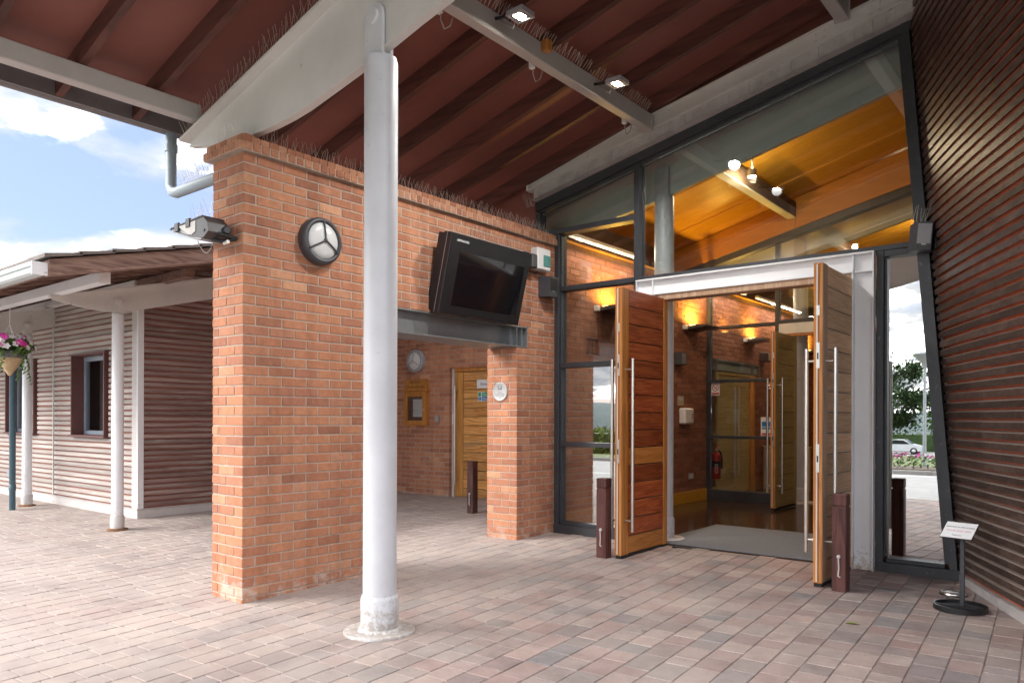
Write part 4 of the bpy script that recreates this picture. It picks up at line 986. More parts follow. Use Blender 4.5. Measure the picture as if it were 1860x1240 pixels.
part("disc", MB().lathe([(0.101, 0.001), (0.101, 0.012), (0.096, 0.015), (0.093, 0.0125), (0.0, 0.0125)], (0, 0, 0), 40, mtx=m), PLAQ, pq)
em = MB()
for sx in (-1, 1):
    em.tube([m @ Vector((sx * 0.004 + sx * 0.022 * math.sin(t_ * 0.9), 0.03 + 0.042 * math.cos(t_ * 0.55) * 0.5 + 0.012, 0.013)) for t_ in range(0, 7)], 0.0035, 5)
    em.tube([m @ Vector((sx * 0.02, 0.022, 0.013)), m @ Vector((sx * 0.028, 0.05, 0.013)), m @ Vector((sx * 0.014, 0.062, 0.013))], 0.0035, 5)
part("emblem", em, PLAQI, pq)
for zz, s_, sz in ((-0.006, "LAUREL", 0.016), (-0.027, "COMMENDATION", 0.0165), (-0.047, "ARCHITECTURE", 0.0155), (-0.070, "1996", 0.015)):
    text("plaque_text", s_, sz, PLAQI, pq, m @ Matrix.Translation((0, zz, 0.0127)))

# ================================================================== TELEVISION, BOXES, SPEAKERS, FLOODLIGHT
tv = thing("outdoor_screen", "large black outdoor television tilted down above the opening", "television", (-4.87, 4.95, 2.325), rot=(0, 0, 0), local=True)
tilt = math.atan2(0.18, 0.72)
tv.rotation_euler = (0, tilt, 0)
W_, H_, D_ = 1.185, 0.742, 0.185
part("cabinet", CB(-0.105, 0.0, 0, W_, 0, H_, c=0.006), TVM, tv)
part("rear_housing", CB(-D_, -0.1055, 0.012, W_ - 0.012, 0.012, H_ - 0.012, c=0.006), TVM, tv)
part("seam_strip", CB(-0.060, -0.056, -0.0015, 0.002, 0.004, H_ - 0.004, c=0.0005), LGR, tv)
part("seam_strip", CB(-0.004, 0.0015, -0.0015, 0.002, 0.004, H_ - 0.004, c=0.0005), DGR, tv)
part("glass_front", CB(0.0002, 0.006, 0.012, W_ - 0.012, 0.012, H_ - 0.012, c=0.001), INK, tv)
part("display", CB(0.0061, 0.0085, 0.135, W_ - 0.085, 0.09, H_ - 0.15, c=0.001), SCREEN, tv)
for yy in (0.33, 0.83): part("latch", CB(-0.04, 0.004, yy, yy + 0.06, -0.008, 0.0, c=0.002), DGR, tv)
text("maker_mark", "ARMAGARD", 0.030, PAPER, tv, face_mtx((0.0065, 0.155, H_ - 0.06), (1, 0, 0)))
br_ = MB(); br_.box(-0.42, -D_ - 0.0005, 0.25, 0.33, 0.45, 0.60); br_.box(-0.42, -D_ - 0.0005, 0.85, 0.93, 0.45, 0.60)
brk = thing("screen_bracket", "black steel bracket holding the television to the wall", "bracket", (-4.95, 5.5, 2.8))
part("arm", MB().box(-4.999, -4.90, 5.2, 5.28, 2.72, 2.86), INK, brk); part("arm", MB().box(-4.999, -4.90, 5.82, 5.90, 2.72, 2.86), INK, brk); part("back_plate", MB().box(-4.9995, -4.975, 5.12, 6.0, 2.78, 2.98), INK, brk)
tl = thing("side_lamp_box", "small black box beside the television's edge", "control box", (-4.94, 6.36, 3.05))
part("housing", CB(-4.998, -4.90, 6.28, 6.37, 2.98, 3.13, c=0.006), INK, tl); part("cover", CB(-4.93, -4.865, 6.375, 6.47, 2.97, 3.12, c=0.012), DGR, tl)
wb = thing("isolator_box", "white plastic box with green tinted window by the glazing frame", "control box", (-4.95, 6.6, 3.0))
part("housing", CB(-4.998, -4.89, 6.50, 6.74, 2.975, 3.215, c=0.012), WPLAS, wb)
part("window", CB(-4.8895, -4.882, 6.60, 6.725, 3.02, 3.14, c=0.003), plain("tinted_window", (0.10, 0.30, 0.27), 0.2), wb)
part("cable", MB().tube([(-4.99, 6.62, 2.975), (-4.985, 6.60, 2.95), (-4.985, 6.4, 2.945), (-4.985, 6.2, 2.99)], 0.006, 6), INK, wb)
spk = thing("wall_speaker", "black speaker on the brick wall beside the dark frame", "speaker", (-4.95, 6.75, 2.7), rot=(0, 0, 0), local=True)
part("cabinet", MB().prism([(-0.045, -0.10), (0.09, -0.075), (0.09, 0.075), (-0.045, 0.10)], 'Z', 0.0, 0.22), DGR, spk); part("bracket", CB(-0.05, -0.045, -0.08, 0.05, 0.05, 0.17, c=0.001), INK, spk); part("badge", CB(0.0902, 0.0925, -0.02, 0.015, 0.055, 0.062, c=0.0004), CHROME, spk)
part("grille", CB(0.0901, 0.092, -0.065, 0.065, 0.07, 0.21, c=0.0006), INK, spk)
s2 = thing("wall_speaker", "grey black speaker fixed high on the leaning frame by the drum", "speaker", (-1.26, 6.83, 2.72), rot=(0, R(5), R(22)), local=True)
part("cabinet", MB().prism([(-0.055, -0.09), (0.055, -0.09), (0.085, 0.04), (-0.085, 0.04)], 'Z', 0.0, 0.225), DGR, s2); part("grille", CB(-0.05, 0.05, -0.093, -0.0901, 0.05, 0.21, c=0.001), LGR, s2)
part("bracket", CB(-0.03, 0.10, 0.041, 0.06, 0.07, 0.16, c=0.003), INK, s2); part("side_cover", CB(0.086, 0.115, -0.05, 0.05, 0.02, 0.21, c=0.006), INK, s2); part("badge", CB(-0.016, 0.018, -0.095, -0.0935, 0.04, 0.046, c=0.0004), CHROME, s2)

fl = thing("floodlight", "dark grey floodlight with bare wires on the end of the brick pier", "floodlight", (-5.17, 3.05, 2.70), rot=(0, 0, 0), local=True)
part("housing", MB().prism([(-0.30, 0.135), (-0.02, 0.150), (0.06, 0.085), (0.085, -0.01), (-0.02, -0.065), (-0.20, -0.035), (-0.30, 0.0)], 'Y', -0.30, -0.07), DGR, fl)
part("reflector_hood", MB().prism([(-0.665, 0.118), (-0.301, 0.134), (-0.301, 0.001), (-0.64, 0.100)], 'Y', -0.295, -0.075), LGR, fl)
part("lid", MB().prism([(-0.68, 0.112), (-0.66, 0.128), (-0.03, 0.163), (-0.02, 0.151), (-0.30, 0.1355), (-0.665, 0.1185)], 'Y', -0.31, -0.06), DGR, fl)
part("glass_frame", MB().prism([(-0.655, 0.099), (-0.20, -0.036), (-0.04, -0.066), (-0.05, -0.08), (-0.21, -0.052), (-0.665, 0.086)], 'Y', -0.31, -0.06), LGR, fl)
part("side_panel", MB().prism([(-0.50, 0.118), (-0.16, 0.130), (-0.16, 0.02), (-0.24, -0.005), (-0.31, 0.012)], 'Y', -0.306, -0.3005), TRIM, fl)
for xx, zz in ((-0.30, 0.125), (-0.53, 0.115)): part("clip", CB(xx - 0.04, xx + 0.04, -0.318, -0.29, zz - 0.045, zz + 0.045, c=0.004), DGR, fl)
part("hinge_hub", MB().lathe([(0.042, 0), (0.042, 0.03), (0.03, 0.04)], (0, 0, 0), 16, mtx=face_mtx((0.07, -0.10, 0.03), (1, -0.2, 0))), DGR, fl)
part("bracket_arm", MB().tube([(-0.03, -0.20, -0.06), (0.05, -0.14, -0.085), (0.12, -0.02, -0.05)], 0.02, 8), INK, fl)
part("bracket_arm", MB().tube([(0.0, -0.30, 0.01), (0.09, -0.16, -0.02), (0.13, -0.01, -0.045)], 0.018, 8), INK, fl)
part("gland", MB().lathe([(0.02, 0), (0.02, 0.06)], (0, 0, 0), 10, mtx=face_mtx((0.07, -0.12, -0.105), (1, 0.2, 0.25))), CHROME, fl)
fl.scale = (0.72, 0.72, 0.72); fl.location = (-5.15, 3.05, 2.71)
cab = [(-0.34 + 0.36 * t_ / 12, -0.18, -0.03 - 0.15 * math.sin(math.pi * t_ / 12)) for t_ in range(13)]
part("cable", MB().tube(cab, 0.0045, 6), CABLE, fl)

# floodlights and lamps with real light
def flood(x, y, z, label, pw):
    t = thing("canopy_floodlight", label, "floodlight", (x, y, z), "square floodlights on the purlin")
    part("housing", CB(x - 0.078, x + 0.078, y - 0.078, y + 0.078, z, z + 0.035, c=0.006), LGR, t)
    part("bezel", MB().box(x - 0.078, x + 0.078, y - 0.078, y - 0.060, z - 0.006, z - 0.0005).box(x - 0.078, x + 0.078, y + 0.060, y + 0.078, z - 0.006, z - 0.0005).box(x - 0.078, x - 0.060, y - 0.0595, y + 0.0595, z - 0.006, z - 0.0005).box(x + 0.060, x + 0.078, y - 0.0595, y + 0.0595, z - 0.006, z - 0.0005), LGR, t)
    part("led_face", MB().box(x - 0.034, x + 0.034, y - 0.034, y + 0.034, z - 0.004, z - 0.001), LEDGLOW, t)
    part("glass", MB().box(x - 0.059, x - 0.035, y - 0.058, y + 0.058, z - 0.004, z - 0.001), LINT, t); part("glass", MB().box(x + 0.035, x + 0.059, y - 0.058, y + 0.058, z - 0.004, z - 0.001), LINT, t)
    part("arm", MB().tube([(x - 0.07, y, z + 0.03), (-3.688, y, z + 0.06)], 0.012, 8), INK, t)
    part("cable", MB().tube([(x - 0.08, y + 0.05, z + 0.03), (x - 0.12, y + 0.07, z - 0.03), (x - 0.17, y + 0.06, z + 0.01), (-3.688, y + 0.04, z + 0.08)], 0.004, 6), CABLE, t)
    l = bpy.data.lights.new("floodlight_lamp", 'SPOT'); l.energy = pw; l.color = (1.0, 0.96, 0.90); l.spot_size = R(150); l.spot_blend = 0.6; l.shadow_soft_size = 0.06
    o = bpy.data.objects.new("floodlight_lamp", l); C.objects.link(o); o.parent = t; o.location = (0, 0, -0.03)
flood(-3.45, 4.36, 4.33, "lit square floodlight on the purlin, nearer the tapered beam", 22)
flood(-3.45, 5.74, 4.31, "lit square floodlight on the purlin, nearer the head beam", 22)
for yy, nm in ((3.95, "nearer"), (5.05, "middle"), (6.55, "farther")):
    cl = thing("cable_loop", "pale cable hanging in a loop under the purlin, the %s of three" % nm, "cable", (-3.83, yy, 4.25), "cable loops under the purlin")
    part("cable", MB().tube([(-3.80, yy - 0.06, 4.30), (-3.82, yy - 0.05, 4.24), (-3.83, yy, 4.19), (-3.82, yy + 0.05, 4.23), (-3.80, yy + 0.06, 4.30)], 0.005, 6), CABLE, cl); part("gland", CB(-3.835, -3.792, yy - 0.09, yy - 0.05, 4.27, 4.33, c=0.004), WPLAS, cl)

# ================================================================== BIRD SPIKES
def spikes(label, p0, p1, step, ln, lean, base_n=2, spread=0.35, up=(0, 0, 1), base=True):
    t = thing("bird_spike_strip", label, "bird spikes", p0, "bird spike strips")
    p0, p1 = Vector(p0), Vector(p1); d = (p1 - p0); L_ = d.length; d.normalize(); up = Vector(up).normalized(); side = d.cross(up).normalized()
    rr = random.Random(int(abs(p0.x * 100 + p1.y * 37 + p1.z * 11))); mb = MB()
    n = int(L_ / step)
    for k in range(n):
        c = p0 + d * (k + 0.5) * step
        for q in range(base_n):
            a = spread * (1 if q % 2 else -1) * rr.uniform(0.75, 1.2) + lean; b = rr.uniform(-0.35, 0.35)
            tip = c + (up + side * a + d * b).normalized() * ln * rr.uniform(0.85, 1.1)
            mb.tube([c, tip], 0.0013, 3, cap=False, smooth=False)
    if base: 
        mb2 = MB(); mb2.tube([p0, p1], 0.005, 4, smooth=False); part("base_strip", mb2, WIRE, t)
    part("wires", mb, WIRE, t, kind="stuff")
spikes("wire bird spikes along the brick coping behind the column", (-5.07, 3.12, 3.432), (-5.07, 6.95, 3.432), 0.028, 0.125, 0.0)
spikes("second row of wire bird spikes at the back of the brick coping", (-5.30, 3.12, 3.432), (-5.30, 6.95, 3.432), 0.06, 0.125, 0.0)
spikes("short wire bird spikes across the end of the coping", (-5.38, 3.06, 3.432), (-5.04, 3.06, 3.432), 0.03, 0.11, 0.0)
spikes("wire bird spikes on the sloping top flange of the tapered beam", (-5.98, 3.115, top_z(-5.98) + 0.02), (-3.2, 3.115, top_z(-3.2) + 0.02), 0.04, 0.13, 0.0, 2, 0.25)
spikes("wire bird spikes on the horizontal run of the downpipe", (-6.15, 3.17, 3.30), (-5.44, 3.17, 3.30), 0.03, 0.12, 0.0)
spikes("few thin wires standing on the floodlight", (-5.48, 2.92, 2.800), (-5.18, 2.92, 2.815), 0.05, 0.15, 0.0, 2, 0.3, base=False)
spikes("thin wires along the top of the outdoor television", (-4.80, 5.0, 3.06), (-4.80, 6.14, 3.06), 0.05, 0.13, 0.0, 2, 0.2, base=False)
spikes("thin wires along the lit side of the floodlit purlin", (-3.70, 3.5, 4.45), (-3.70, 6.75, 4.45), 0.04, 0.10, 0.9, 2, 0.25, base=False)
spikes("wires standing on the speaker by the drum", (-1.33, 6.80, 2.95), (-1.20, 6.84, 2.95), 0.03, 0.14, 0.0, 2, 0.3, base=False)
spikes("wires on the round wall light of the pier", (-4.96, 3.66, 2.95), (-4.96, 3.79, 2.95), 0.05, 0.12, 0.0, 2, 0.2, base=False)
spikes("wires at the outer end of the head beam", (-5.36, 6.90, 3.80), (-5.24, 6.90, 3.80), 0.02, 0.16, 0.0, 2, 0.4, base=False)

# ================================================================== BOLLARDS, STAND, DISC
def bollard(x, y, h, label):
    t = thing("timber_bollard", label, "bollard", (x, y, g(y)), "stained timber bollards")
    z = g(y)
    part("post", CB(x - 0.053, x + 0.053, y - 0.053, y + 0.053, z - 0.05, z + h - 0.10, c=0.006), BOLL, t)
    part("neck", MB().box(x - 0.047, x + 0.047, y - 0.047, y + 0.047, z + h - 0.0995, z + h - 0.0905), BOLL, t)
    part("cap", CB(x - 0.053, x + 0.053, y - 0.053, y + 0.053, z + h - 0.09, z + h, c=0.006), BOLL, t)
    hk = MB(); hk.lathe([(0.014, 0), (0.014, 0.012), (0.007, 0.016)], (0, 0, 0), 12, mtx=face_mtx((x, y - 0.053, z + 0.265), (0, -1, 0)))
    hk.tube([(x, y - 0.066, z + 0.265), (x + 0.004, y - 0.068, z + 0.18), (x - 0.002, y - 0.066, z + 0.12), (x + 0.014, y - 0.066, z + 0.113)], 0.0055, 8)
    part("cabin_hook", hk, TRIM, t)
    return t
bollard(-3.78, 6.07, 0.745, "dark stained timber bollard in front of the left glazing, by the dark red open door")
bollard(-1.655, 6.06, 0.74, "dark stained timber bollard beside the weathered open door")
bollard(-6.76, 7.54, 0.70, "dark stained timber bollard in the passage by the plank door")

ss = thing("sign_stand", "black floor stand with oval ring foot and tilted white notice plate", "sign stand", (-0.85, 6.0, g(6.0)))
cx, cy = -0.85, 5.98; gz0 = g(cy) + 0.003
ring = MB(); n = 48; ro, ri = 0.165, 0.153
for (r0, r1) in ((ro, ri),):
    vs = []
    for k in range(n):
        a = 2 * math.pi * k / n; ca, sa = math.cos(a), math.sin(a)
        vs += [(cx + r0 * ca, cy + r0 * sa, gz0), (cx + r0 * ca, cy + r0 * sa, gz0 + 0.035), (cx + r1 * ca, cy + r1 * sa, gz0 + 0.035), (cx + r1 * ca, cy + r1 * sa, gz0)]
    fs = [(k * 4 + j, ((k + 1) % n) * 4 + j, ((k + 1) % n) * 4 + (j + 1) % 4, k * 4 + (j + 1) % 4) for k in range(n) for j in range(4)]
    ring.add(vs, fs)
part("ring_foot", ring, INK, ss)
part("foot_plate", MB().prism([(cx + 0.15 * math.cos(a), cy + 0.15 * math.sin(a)) for a in [R(30) + R(180) * k / 12 for k in range(13)]], 'Z', gz0, gz0 + 0.012), DGR, ss)
part("cross_bar", CB(cx - 0.145, cx + 0.145, cy - 0.03, cy - 0.015, gz0, gz0 + 0.03, c=0.001, ), INK, ss)
part("pole", CB(cx - 0.014, cx + 0.014, cy + 0.07, cy + 0.098, gz0 + 0.012, 0.565, c=0.002), BLACK, ss)
pm = Matrix.Translation((-0.868, 6.05, 0.592)) @ Matrix.Rotation(R(-14), 4, 'Z') @ Matrix.Rotation(R(38), 4, 'X') @ Matrix.Rotation(R(0), 4, 'Z')
part("tray", MB().cbox(-0.105, 0.105, -0.08, 0.08, -0.008, 0.0, 0.002, mtx=pm), INK, ss)
part("notice_sheet", MB().cbox(-0.101, 0.101, -0.076, 0.076, 0.0003, 0.003, 0.0005, mtx=pm), PAPER, ss)
for k, (s_, sz, m_2, yy) in enumerate((("SERVICE IN PROGRESS", 0.0185, INKP, 0.028), ("PLEASE WAIT HERE", 0.0185, REDI, -0.008), ("Thank you", 0.015, INKP, -0.05))):
    text("notice_text", s_, sz, m_2, ss, pm @ Matrix.Translation((0, yy, 0.0032)), ext=0.0003)
ig = thing("inground_uplighter", "round steel inground light set in the paving behind the sign stand", "ground light", (-0.96, 6.43, g(6.43)))
part("rim", MB().lathe([(0.088, -0.01), (0.088, 0.012), (0.080, 0.024), (0.070, 0.024), (0.066, 0.018)], (-0.96, 6.43, g(6.43)), 32, cap=False), INOX, ig); part("lens", MB().lathe([(0.067, 0.0), (0.067, 0.019), (0.0, 0.021)], (-0.96, 6.43, g(6.43)), 32), OPAL, ig); part("gasket", MB().lathe([(0.094, -0.01), (0.094, 0.006), (0.0885, 0.008)], (-0.96, 6.43, g(6.43)), 32, cap=False), INK, ig)
dg = thing("floor_drain", "small dark drain cover by the doorway threshold", "drain", (-3.42, 6.93, g(6.93)))
part("cover", CB(-3.50, -3.30, 6.90, 7.0, g(6.9) - 0.01, g(6.9) + 0.006, c=0.002), INK, dg)
# ================================================================== TIMBER CLAD BUILDING ON THE LEFT
lb = thing("clad_building", "single storey building clad in weathered timber slats under a low tiled roof", "building", (-12, 4.6, 0))
CX, CY_ = -9.993, 4.596
XL = -24.0
W1 = (-12.03, -10.905, 1.10, 2.25); W2 = (-14.75, -13.478, 1.10, 2.25)
part("front_backing", MB().box(XL, CX - 0.16, CY_ + 0.03, CY_ + 0.06, 0.12, W1[2]).box(XL, CX - 0.16, CY_ + 0.03, CY_ + 0.06, W1[3], 3.10).box(XL, W2[0], CY_ + 0.03, CY_ + 0.06, W1[2] + .0005, W1[3] - .0005).box(W2[1], W1[0], CY_ + 0.03, CY_ + 0.06, W1[2] + .0005, W1[3] - .0005).box(W1[1], CX - 0.16, CY_ + 0.03, CY_ + 0.06, W1[2] + .0005, W1[3] - .0005), CLADB, lb)
part("side_backing", MB().box(CX - 0.06, CX - 0.03, CY_ + 0.06, 13.0, 0.12, 3.6), CLADB, lb)
part("inner_core", MB().box(XL, CX - 0.30, CY_ + 0.55, 12.9, 0.0, 3.1), DARKC, lb)
part("plinth", CB(XL, CX + 0.012, CY_ - 0.012, CY_ + 0.10, -0.02, 0.145, c=0.006), TRIM, lb)
part("plinth", CB(CX - 0.09, CX + 0.012, CY_ + 0.1005, 13.0, -0.02, 0.145, c=0.006), TRIM, lb)
part("sill_strip", CB(XL, CX + 0.02, CY_ - 0.022, CY_ + 0.03, 0.1455, 0.158, c=0.003), TRIM, lb)
part("sill_strip", CB(CX - 0.06, CX + 0.02, CY_ + 0.0305, 13.0, 0.1455, 0.158, c=0.003), TRIM, lb)
part("corner_trim", CB(CX - 0.165, CX - 0.03, CY_ - 0.006, CY_ + 0.029, 0.159, 2.94, c=0.004), TRIM, lb)
part("corner_trim", CB(CX - 0.029, CX + 0.006, CY_ - 0.006, CY_ + 0.075, 0.159, 2.94, c=0.004), WHITE, lb)
part("joint_strip", CB(-12.79, -12.765, CY_ - 0.012, CY_ + 0.029, 0.159, 2.96, c=0.002), TRIM, lb)
rl = random.Random(4)
def slat_prof(z): return [(0.0, z), (0.0, z + 0.048), (0.029, z + 0.053), (0.029, z - 0.004)]
for k in range(38):
    z = 0.185 + 0.0752 * k
    segs = [(XL, -12.792), (-12.763, CX - 0.168)]
    for a, b in segs:
        cuts = [(a, b)]
        for wx in (W1, W2):
            if z + 0.05 > wx[2] - 0.03 and z < wx[3] + 0.03:
                nc = []
                for p, q in cuts:
                    if wx[0] - 0.035 > p and wx[1] + 0.035 < q: nc += [(p, wx[0] - 0.035), (wx[1] + 0.035, q)]
                    else: nc.append((p, q))
                cuts = nc
        for p, q in cuts:
            o_ = rl.uniform(-0.003, 0.003)
            sl = MB(); sl.prism([(CY_ + y_ + o_ * 0.5, zz + o_) for y_, zz in slat_prof(z)], 'X', p + rl.uniform(0, .004), q - rl.uniform(0, .004)); part("slat", sl, SLATW, lb)
for k in range(44):
    z = 0.185 + 0.0752 * k; o_ = rl.uniform(-0.003, 0.003)
    sl = MB(); sl.prism([(CX - y_ - o_ * 0.5, zz + o_) for y_, zz in slat_prof(z)], 'Y', CY_ + 0.077, 12.9); part("slat", sl, SLATB, lb)
def window(wx, blind):
    x0, x1, z0, z1 = wx; yf, yb = CY_ - 0.045, CY_ + 0.19
    wn = part("window", CB(x0 - 0.0, x0 + 0.028, yf, yb, z0, z1, c=0.002), WSUR, lb)
    part("surround", CB(x1 - 0.028, x1, yf, yb, z0, z1, c=0.002), WSUR, wn)
    part("surround", CB(x0 - 0.03, x1 + 0.03, yf - 0.01, yb, z1 + 0.0005, z1 + 0.03, c=0.002), WSUR, wn)
    part("sill", CB(x0 - 0.03, x1 + 0.03, yf - 0.02, yb, z0 - 0.032, z0 - 0.0005, c=0.003), WSUR, wn)
    fy = CY_ + 0.125
    for a in ((x0 + 0.0285, x0 + 0.085, fy, fy + 0.06, z0 + 0.001, z1 - 0.001), (x1 - 0.085, x1 - 0.0285, fy, fy + 0.06, z0 + 0.001, z1 - 0.001), (x0 + 0.0855, x1 - 0.0855, fy, fy + 0.06, z0 + 0.001, z0 + 0.06), (x0 + 0.0855, x1 - 0.0855, fy, fy + 0.06, z1 - 0.075, z1 - 0.001)):
        part("frame", CB(*a, c=0.004), WFR, wn)
    part("pane", MB().box(x0 + 0.086, x1 - 0.086, fy + 0.03, fy + 0.036, z0 + 0.0605, z1 - 0.0755), WGL, wn)
    bl = MB()
    for k in range(10): bl.box(x0 + 0.088 + k * 0.09, x0 + 0.17 + k * 0.09, fy + 0.042 + (k % 2) * 0.008, fy + 0.045 + (k % 2) * 0.008, z0, z1)
    part("curtain", bl, CURT, wn, kind="stuff")
    part("room_back", MB().box(x0, x1, CY_ + 0.40, CY_ + 0.41, z0 - 0.1, z1 + 0.1), DARKC, wn)
window(W1, 0); window(W2, 1)

# roof of that building: low pitch rising away from its eaves
def rz(y): return 2.845 + 0.242 * (y - 3.31)
VX, EY = -7.72, 2.72
rb3 = []
part("roof_deck", MB().prism([(EY + 0.05, rz(EY + 0.05) + 0.10), (13.5, rz(13.5) + 0.10), (13.5, rz(13.5) + 0.125), (EY + 0.05, rz(EY + 0.05) + 0.125)], 'X', XL, VX - 0.05), TIMB, lb)
for k in range(24):
    x = VX - 0.30 - k * 0.60
    rj = MB(); rj.prism([(EY + 0.10, rz(EY + 0.1)), (13.0, rz(13.0)), (13.0, rz(13) + 0.099), (EY + 0.10, rz(EY + .1) + 0.099)], 'X', x - 0.024, x + 0.024); part("rafter", rj, TIMB, lb)
for k in range(14):
    y_ = EY + 0.16 + k * 0.36
    part("batten", MB().prism([(y_, rz(y_) + 0.082), (y_ + 0.05, rz(y_ + .05) + 0.082), (y_ + 0.05, rz(y_ + .05) + 0.0995), (y_, rz(y_) + 0.0995)], 'X', XL, VX - 0.33), TIMB, lb)
part("verge_board", MB().prism([(EY + 0.02, rz(EY) - 0.01), (13.2, rz(13.2) - 0.03), (13.2, rz(13.2) + 0.14), (EY + 0.02, rz(EY) + 0.12)], 'X', VX - 0.045, VX - 0.01), TIMB, lb)
part("verge_board", MB().prism([(EY + 0.02, rz(EY) - 0.03), (13.2, rz(13.2) - 0.06), (13.2, rz(13.2) - 0.035), (EY + 0.02, rz(EY) - 0.0105)], 'X', VX - 0.20, VX - 0.005), TIMB, lb)
part("eaves_board", MB().box(XL, VX - 0.05, EY + 0.02, EY + 0.045, rz(EY) - 0.02, rz(EY) + 0.12), TIMB, lb)
for k in range(34):
    ya = EY - 0.03 + k * 0.30
    t_ = MB(); za = rz(ya) + 0.128
    t_.prism([(ya, za + 0.012), (ya + 0.33, za + 0.012 + 0.242 * 0.33 - 0.012), (ya + 0.33, za + 0.046 + 0.242 * 0.33 - 0.022), (ya, za + 0.046)], 'X', XL, VX + 0.02); part("tile_course", t_, TILE, lb)
gt2 = MB(); gt2.prism([(EY - 0.12, rz(EY) + 0.085), (EY - 0.12, rz(EY) + 0.05), (EY - 0.10, rz(EY) + 0.04), (EY - 0.10, rz(EY) - 0.005), (EY - 0.075, rz(EY) - 0.025), (EY + 0.0, rz(EY) - 0.025), (EY + 0.0, rz(EY) + 0.085)], 'X', XL, VX - 0.06); part("gutter", gt2, GUTL, lb)
part("gutter_stop_end", CB(VX - 0.059, VX - 0.04, EY - 0.115, EY + 0.02, rz(EY) - 0.03, rz(EY) + 0.09, c=0.003), WHITE, lb)
ebm = thing("eaves_beam", "pale grey steel eaves beam of the clad building, rust spots under it", "beam", (-12, 3.35, 2.72))
part("box_section", CB(XL, -8.06, 3.31, 3.42, 2.725, 2.838, c=0.006), WHITE, ebm); part("end_plate", CB(-8.0595, -8.05, 3.308, 3.422, 2.72, 2.84, c=0.001), WHITE, ebm)
pl2 = thing("roof_purlin", "short grey steel purlin ending over the clad building's tapered beam", "beam", (-12, 4.55, 3.0))
part("box_section", CB(XL, -9.83, 4.47, 4.57, 3.02, 3.118, c=0.006), BEAMW, pl2); part("timber_block", CB(-9.825, -8.6, 4.50, 4.62, 3.02, 3.12, c=0.004), TIMB, pl2)
def porch(x, y, lab, lab2):
    b = thing("canopy_beam", lab2, "beam", (x, y, 2.6), "porch beams of the clad building")
    tz = lambda q: 2.702 + 0.2475 * (q - 3.31)
    y0 = 3.31
    bot = [(y0, 2.672), (3.5, 2.640), (3.7, 2.612), (3.85, 2.600), (4.0, 2.602), (4.2, 2.640), (5.2, 2.905), (9.5, 4.02)]
    pts = bot + [(9.5, tz(9.5)), (y0, tz(y0))]
    part("web", MB().prism(pts, 'X', x - 0.012, x + 0.012), BEAMW, b)
    part("top_flange", MB().prism([(y0 - 0.01, tz(y0) + 0.0005), (9.5, tz(9.5) + 0.0005), (9.5, tz(9.5) + 0.013), (y0 - 0.01, tz(y0) + 0.013)], 'X', x - 0.06, x + 0.06), BEAMW, b)
    p = thing("porch_post", lab, "post", (x, y, g(y)), "slim posts of the clad building")
    zb = g(y); r_ = 0.066
    part("shaft", MB().lathe([(r_, 0.14), (r_, 2.575 - zb), (r_ * 0.93, 2.585 - zb)], (x, y, zb), 28), WHITE, p)
    part("collar", MB().lathe([(r_ + 0.010, 0.015), (r_ + 0.012, 0.16), (r_ + 0.004, 0.175)], (x, y, zb), 28), TRIM, p)
    part("base_plate", MB().lathe([(0.118, -0.003), (0.116, 0.016), (0.09, 0.022), (r_, 0.03)], (x, y, zb), 28), RUST, p)
    for s_ in (-1, 1):
        xm = x + s_ * 0.026; zc = 2.725
        q = [(y - 0.055, 2.57), (y + 0.055, 2.57)] + [(y + 0.055 * math.cos(a), zc + 0.055 * math.sin(a)) for a in [math.pi * k / 12 for k in range(13)]]
        fp = part("fork_plate", MB().prism(q, 'X', xm - 0.008, xm + 0.008), BEAMW, p)
        part("pin", MB().lathe([(0.033, -0.01), (0.033, 0.012), (0.029, 0.015)], (0, 0, 0), 20, mtx=face_mtx((xm + s_ * 0.006, y, zc), (s_, 0, 0))), BEAMW, fp)
porch(-9.28, 4.03, "slim pale round post nearest the brick pier, rusty base plate", "tapered steel beam over the slim post nearest the brick pier")
porch(-12.76, 4.23, "slim pale round post behind the hanging basket, rusty base plate", "tapered steel beam over the post behind the hanging basket")
dp = thing("downpipe", "dark teal downpipe clipped to the post behind the hanging basket", "downpipe", (-12.42, 3.93, 0.02))
part("pipe", MB().tube([(-12.42, 3.93, 0.0), (-12.42, 3.93, 2.25), (-12.42, 3.80, 2.38), (-12.42, 3.0, 2.55), (-12.42, 2.68, 2.68)], 0.041, 16), TEAL, dp)
part("joint", MB().lathe([(0.046, 0), (0.046, 0.08), (0.041, 0.085)], (-12.42, 3.93, 0.30), 16), TEAL, dp)
part("clip", CB(-12.70, -12.46, 3.95, 3.965, 0.50, 0.57, c=0.002), WFR, dp)

# hanging basket
hbk = thing("hanging_basket", "wicker cone basket of white and magenta flowers hanging on chains", "hanging basket", (-10.72, 3.36, 1.87))
bx, by_, bz = -10.72, 3.36, 1.87
part("chain", MB().tube([(bx, by_, 2.72), (bx, by_, 2.50)], 0.006, 6), WPLAS, hbk)
for k in range(3):
    a = R(20) + k * 2.094; part("chain", MB().tube([(bx, by_, 2.50), (bx + 0.15 * math.cos(a), by_ + 0.15 * math.sin(a), 2.20)], 0.0045, 6), WPLAS, hbk)
cone = MB()
for k in range(15):
    z0 = k / 15 * 0.215; r0 = 0.012 + 0.135 * z0 / 0.215
    cone.lathe([(r0, z0), (r0 + 0.012, z0 + 0.007), (r0 + 0.008, z0 + 0.0145)], (bx, by_, bz), 24, cap=False)
part("wicker_cone", cone, WICK, hbk)
rim_ = MB()
for k in range(5):
    z0 = 0.216 + k * 0.017; rim_.lathe([(0.150, z0), (0.166, z0 + 0.008), (0.152, z0 + 0.0165)], (bx, by_, bz), 24, cap=False)
